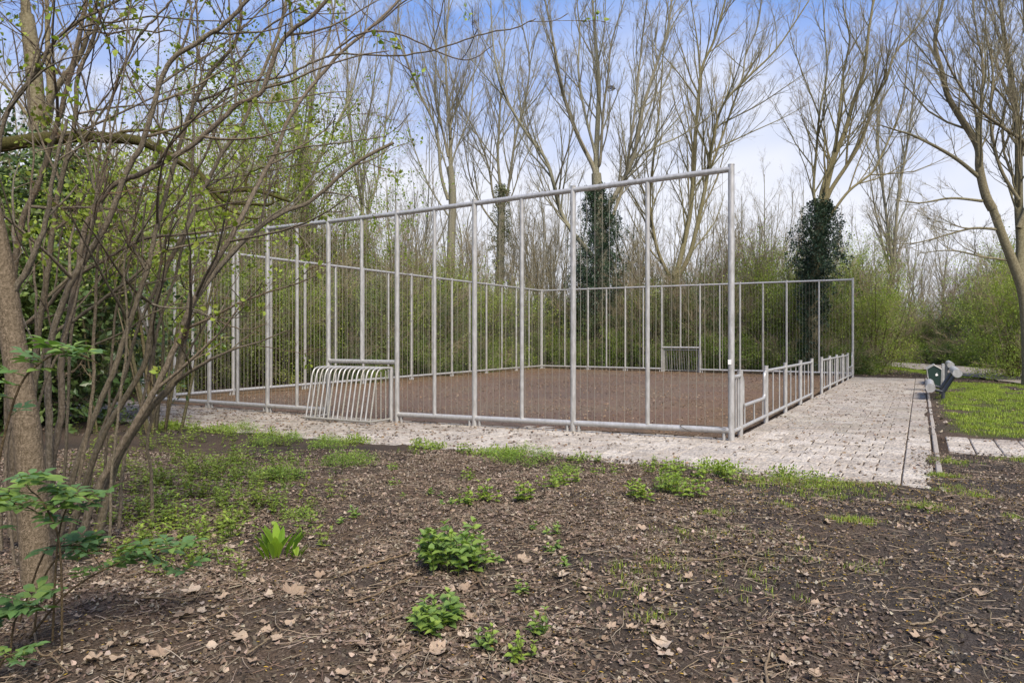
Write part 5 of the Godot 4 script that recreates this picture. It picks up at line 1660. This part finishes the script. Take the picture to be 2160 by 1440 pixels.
func make_bushes() -> void:
	var lime := [Color(0.25, 0.33, 0.06), Color(0.18, 0.255, 0.05), Color(0.30, 0.37, 0.07)]
	var mid := [Color(0.13, 0.18, 0.055), Color(0.19, 0.235, 0.07), Color(0.075, 0.115, 0.04)]
	var dark := [Color(0.05, 0.09, 0.03), Color(0.085, 0.14, 0.04), Color(0.13, 0.19, 0.05)]
	var kinds := []
	var o := Vector3(0, 0, -60)
	var g := "leafing shrubs round the court"
	kinds.append(bush("green_shrub", "fresh light green hawthorn shrub behind the tall fence", cage(3.0, 25.0, 0), 4.2, 4.6, 34, 32, lime, K.clump, M.leaf, g, Color(0.12, 0.095, 0.06), 0.08, 10))
	kinds.append(bush("green_shrub", "olive green half-leafed shrub behind the tall fence", cage(9.6, 24.6, 0), 4.0, 4.2, 24, 22, mid, K.clump, M.leaf, g, Color(0.12, 0.095, 0.06), 0.05, 26))
	kinds.append(bush("green_shrub", "dense mid green shrub behind the tall fence", cage(12.4, 25.2, 0), 3.8, 3.6, 30, 34, [mid[0], mid[2], dark[1], dark[2]], K.clump, M.leaf, g, Color(0.12, 0.095, 0.06), 0.03, 12))
	kinds.append(bush("bare_shrub", "brown twiggy shrub with few leaves behind the tall fence", cage(7.4, 26.2, 0), 4.0, 4.6, 16, 7, [mid[1], lime[0]], K.clump, M.leaf, g, Color(0.17, 0.135, 0.085), 0.1, 40))
	kinds.append(bush("low_shrub", "low bramble-like green shrub at the foot of the fence", cage(5.4, 23.4, 0), 3.0, 1.5, 26, 30, [mid[0], mid[2], lime[1]], K.clump, M.leaf, g, Color(0.1, 0.08, 0.05), 0.05, 6))
	var put := func(k: int, p: Vector3, s: float, sy: float, label := "") -> void:
		p.y = ground_y(p.x, p.z)
		copy(kinds[k], p, rr(0, TAU), Vector3(s, s * sy, s), label)
	# behind the back fence: two rows, lower growth in front
	for q in [[-0.6, 25.0, 0, 0.8], [1.2, 27.2, 2, 1.05], [5.0, 26.4, 2, 0.9], [6.4, 24.6, 1, 0.85], [8.3, 27.0, 1, 1.1], [10.8, 26.8, 0, 0.8], [14.0, 25.8, 1, 1.0], [15.4, 24.0, 2, 1.0], [11.2, 24.2, 4, 1.0], [8.4, 23.6, 4, 0.8], [2.2, 23.6, 4, 1.0], [13.4, 23.4, 4, 0.9], [0.4, 23.6, 4, 0.8], [4.2, 29.5, 3, 1.2], [7.0, 30.0, 3, 1.1], [10.0, 30.0, 1, 1.2], [13.0, 29.5, 3, 1.2], [1.0, 30.5, 3, 1.1]]:
		put.call(q[2], cage(q[0], q[1], 0), q[3], rr(0.85, 1.15))
	# beside the left fence
	for q in [[16.4, 23.0, 0, 1.0], [17.0, 20.6, 1, 1.0], [16.2, 18.4, 0, 0.9], [17.4, 16.6, 0, 1.05], [16.4, 14.6, 1, 0.95], [17.2, 12.4, 0, 1.0], [16.4, 10.0, 1, 1.0], [17.6, 8.0, 0, 1.05], [16.6, 6.0, 0, 0.9], [17.4, 4.0, 1, 1.0], [16.2, 1.6, 0, 0.7], [15.8, 21.6, 4, 0.9], [15.7, 17.2, 4, 0.8], [15.8, 13.2, 4, 0.9], [15.7, 8.8, 4, 0.8], [19.4, 19.0, 3, 1.1], [19.8, 14.0, 3, 1.1], [20.0, 9.5, 3, 1.1], [19.6, 5.0, 0, 1.2], [20.5, 22.0, 1, 1.2], [22.5, 16.0, 0, 1.3], [22.5, 11.0, 1, 1.3], [22.0, 6.5, 2, 1.3]]:
		put.call(q[2], cage(q[0], q[1], 0), q[3], rr(0.85, 1.15), ["fresh light green shrub beside the left fence", "olive green half-leafed shrub beside the left fence", "dense mid green shrub beside the left fence", "brown twiggy shrub beside the left fence", "low bramble-like green shrub beside the left fence"][q[2]])
	# along the path to the right
	for q in [[1830, 52, 3, 1.0, 0.8], [1870, 50, 3, 0.9, 0.8], [1905, 52, 1, 0.9, 0.8], [1950, 54, 0, 0.9, 0.75], [2000, 52, 2, 1.1, 0.9], [2050, 49, 1, 1.2, 0.9], [2095, 45, 2, 1.2, 1.0], [2140, 43, 0, 1.1, 1.0], [2185, 40, 2, 1.2, 1.0], [2240, 38, 1, 1.2, 1.0], [2070, 54, 3, 1.3, 1.1], [2130, 50, 0, 1.4, 1.2], [2180, 47, 0, 1.5, 1.2], [1985, 47, 4, 1.1, 0.8], [2040, 44, 4, 1.1, 0.9], [2090, 40.5, 4, 1.1, 0.9], [2140, 38.5, 4, 1.1, 0.9], [2200, 36, 4, 1.1, 0.9], [1930, 62, 3, 1.1, 0.9], [1890, 64, 1, 1.1, 0.7], [2300, 36, 0, 1.2, 1.0], [1780, 60, 1, 1.2, 0.8], [1850, 70, 1, 1.3, 0.8]]:
		put.call(q[2], spot(q[0], q[1]), q[3], q[4], ["fresh light green shrub beyond the path", "olive green half-leafed shrub beyond the path", "dense mid green shrub beyond the path", "brown twiggy shrub beyond the path", "low bramble-like green shrub edging the path"][q[2]])
	# tall fresh green ones by the ivy tree and under the leaning tree
	put.call(0, spot(1610, 36.5), 1.15, 1.15, "tall bright green hawthorn to one side of the dark ivy head")
	put.call(0, spot(1815, 37.5), 0.95, 1.45, "tall bright green hawthorn spilling past the far corner post")
	put.call(0, spot(1780, 40), 0.9, 1.5, "slim bright green hawthorn behind the far corner post")
	put.call(0, spot(2135, 27.5), 0.75, 1.15, "bright green bush round the foot of the leaning tree")
	put.call(0, spot(2190, 25.5), 0.8, 1.2, "bright green bush behind the leaning tree")
	# far hedge that closes the view between the trunks
	for k in 26:
		put.call([1, 3, 0, 3, 2][k % 5], spot(-300 + 108 * k, 70 + 8 * sin(k * 2.1)), 1.5, 0.85, ["fresh light green shrub in the far hedge", "olive green half-leafed shrub in the far hedge", "dense mid green shrub in the far hedge", "brown twiggy shrub in the far hedge", ""][[1, 3, 0, 3, 2][k % 5]])
	# dark evergreens on the left behind the hazel
	var e := bush("dark_evergreen", "dark green evergreen bush towering behind the hazel stems", spot(50, 13.0), 4.0, 5.0, 40, 44, [dark[0], dark[1], dark[2], mid[0]], K.big_clump, M.ivy, "dark evergreens at the wood edge", Color(0.06, 0.05, 0.035), 0.03, 0)
	copy(e, spot(-190, 11.5), 2.0, Vector3(0.9, 0.95, 0.9), "dark green evergreen bush behind the thick leaning trunk")
	copy(e, spot(170, 20.0), 4.0, Vector3(0.8, 0.8, 0.8), "dark green evergreen bush near the corner of the left fence")
	bush("yellow_bush", "thin yellow-green leafing bush among the branches before the side fence", spot(330, 11.8), 3.8, 5.2, 8, 90, [Color(0.27, 0.35, 0.05), Color(0.22, 0.30, 0.045)], [K.sparse_clump[0]], M.leaf, "", Color(0.16, 0.14, 0.09), 0.5, 2)
	bush("yellow_bush", "yellow-green leafing bush high over the top rail of the fence", spot(570, 28.0), 9.0, 12.0, 60, 46, [Color(0.25, 0.33, 0.04), Color(0.2, 0.28, 0.035)], [K.sparse_clump[1]], M.leaf, "", Color(0.16, 0.135, 0.08), 0.4, 10)

func make_far_bits() -> void:
	var p := spot(1766, 58)
	var root := thing("utility_cabinet", p, "small grey utility cabinet far behind the railing", "cabinet")
	var tb := Tubes.new()
	tb.box(p + Vector3(0, 0.45, 0), Vector3(0.3, 0, 0), Vector3(0, 0.45, 0), Vector3(0, 0, 0.25))
	part("body", tb, M.dark_metal, root)
	tb = Tubes.new()
	tb.box(p + Vector3(0, 0.93, 0), Vector3(0.35, 0, 0), Vector3(0, 0.03, 0), Vector3(0, 0, 0.3))
	part("lid", tb, M.kerb, root)
	# a cable left hanging on the bottom rail beside the corner post, and an old nest high in the ivy tree
	p = cage(0.14, 0, 0.2)
	root = thing("loose_cable", p, "thin black cable draped over the bottom rail beside the near corner post", "cable")
	tb = Tubes.new()
	var w: Array[Vector3] = []
	for q in [[0.06, -0.06, 0.175], [0.2, -0.03, 0.2], [0.4, 0.0, 0.2], [0.62, 0.02, 0.2], [0.74, -0.035, 0.19], [0.68, -0.065, 0.15], [0.56, -0.06, 0.105]]:
		w.append(cage(q[0], q[1], q[2]))
	var line := smooth(w, 5)
	tb.tube(line, taper(line.size(), 0.005, 0.005), 6)
	part("wire", tb, M.bolt, root)
	p = px(1288, 185, 38.2)
	root = thing("bird_nest", p, "small dark bird nest in a fork of the tall ivy tree", "nest")
	tb = Tubes.new()
	for k in 60:
		var d := rand_dir()
		var c := p + Vector3(d.x * 0.2, d.y * 0.1, d.z * 0.2)
		var s := d.cross(Vector3.UP).normalized() * 0.14 + rand_dir() * 0.05
		tb.bar(c - s, c + s, 0.009, 3, Color(0.07, 0.055, 0.04))
	var nest := part("twigs", tb, M.twig, root)
	nest.set_meta("kind", "stuff")
	p = spot(1069, 52)
	root = thing("blue_sign", p, "small blue sign glimpsed through the shrubs", "sign")
	pipe("post", root, p, p + Vector3(0, 1.5, 0), 0.03, 8)
	tb = Tubes.new()
	tb.box(p + Vector3(0, 1.65, 0.05), Vector3(0.16, 0, 0), Vector3(0, 0.22, 0), Vector3(0, 0, 0.01))
	part("plate", tb, M.blue, root)

# ---------------------------------------------------------------- all of it
func _ready() -> void:
	rng.seed = 4711
	var cam := Camera3D.new()
	cam.name = "camera"
	cam.position = Vector3(0, EYE, 0)
	cam.fov = rad_to_deg(2.0 * atan(720.0 / F))
	cam.near = 0.05
	cam.far = 2000
	add_child(cam)
	cam.current = true
	var env := Environment.new()
	env.background_mode = Environment.BG_SKY
	env.sky = Sky.new()
	env.sky.sky_material = make_sky()
	env.tonemap_mode = Environment.TONE_MAPPER_LINEAR
	env.tonemap_exposure = 2.4
	env.sdfgi_enabled = true
	env.ssao_enabled = true
	env.ssil_enabled = true
	var we := WorldEnvironment.new()
	we.name = "world"
	we.environment = env
	add_child(we)
	var sun := DirectionalLight3D.new()
	sun.name = "sun"
	sun.light_energy = 0.9
	sun.light_color = Color(1.0, 0.95, 0.87)
	sun.light_angular_distance = 30.0
	sun.shadow_enabled = true
	add_child(sun)
	sun.look_at_from_position(Vector3(2.5, 8, 6.5), Vector3.ZERO)

	n_low.frequency = 0.22
	n_low.seed = 3
	n_mid.frequency = 0.9
	n_mid.seed = 4
	n_fine.frequency = 4.5
	n_fine.seed = 6
	n_fine.fractal_octaves = 3
	make_materials()
	make_kit()
	var t0 := Time.get_ticks_msec()
	make_ground()
	make_path()
	make_pavement()
	make_court()
	print("setting ", Time.get_ticks_msec() - t0)
	var near_side := fence_side("ball_fence", "tall pipe-and-rod fence side nearest the leaf litter, with a goal bay", func(s: float, h: float): return cage(s, 0, h), BAYS, 3, 0.0)
	fence_side("ball_fence", "tall pipe-and-rod fence side at the back of the court, with a goal bay", func(s: float, h: float): return cage(s, LV, h), BAYS, 3, 0.0)
	var plate := Tubes.new()
	plate.box(cage(0.012, -0.05, 1.14), Vector3(UD.x, 0, -UD.y) * 0.022, Vector3.UP * 0.035, Vector3(VD.x, 0, -VD.y) * 0.004)
	part("label_plate", plate, M.white, near_side)
	var side := []
	for k in 9:
		side.append(LV * k / 8.0)
	side[0] = 0.12
	side[8] = LV - 0.12
	fence_side("ball_fence", "tall pipe-and-rod fence along the shrubs, without a goal", func(s: float, h: float): return cage(LU, s, h), side, -1, 0.0)
	goal_box("hooped steel goal cage jutting onto the littered paving", func(s: float, out: float, h: float): return cage(6.28 + s, -0.06 - out, h), 0.62)
	goal_box("hooped steel goal cage at the back of the court", func(s: float, out: float, h: float): return cage(6.28 + s, LV + 0.06 + out, h), 0.62)
	low_rail("low steel railing with a dipped rail next to the near corner post", [0.05, 0.5, 2.55, 4.6, 6.65, 8.6], 1, true)
	low_rail("low steel railing beyond the entrance gap, ending at the far corner post", [10.6, 12.6, 14.6, 16.65, 18.65, 20.7, 21.15], 4, false)
	lean_bench("dark-armed bench of thick grey tubes on the lawn rim, in front of the bin", -2.86, 9.6, 2.6)
	lean_bench("dark-armed bench of thick grey tubes on the lawn rim, beyond the bin", -2.94, 16.4, 2.4)
	litter_bin()
	print("steel ", Time.get_ticks_msec() - t0)
	make_trees()
	print("trees ", Time.get_ticks_msec() - t0)
	make_bushes()
	print("bushes ", Time.get_ticks_msec() - t0)
	make_far_bits()
	near_thicket()
	print("thicket ", Time.get_ticks_msec() - t0)
	make_litter()
	make_grass()
	make_plants()
	make_fallen()
	print("done ", Time.get_ticks_msec() - t0)
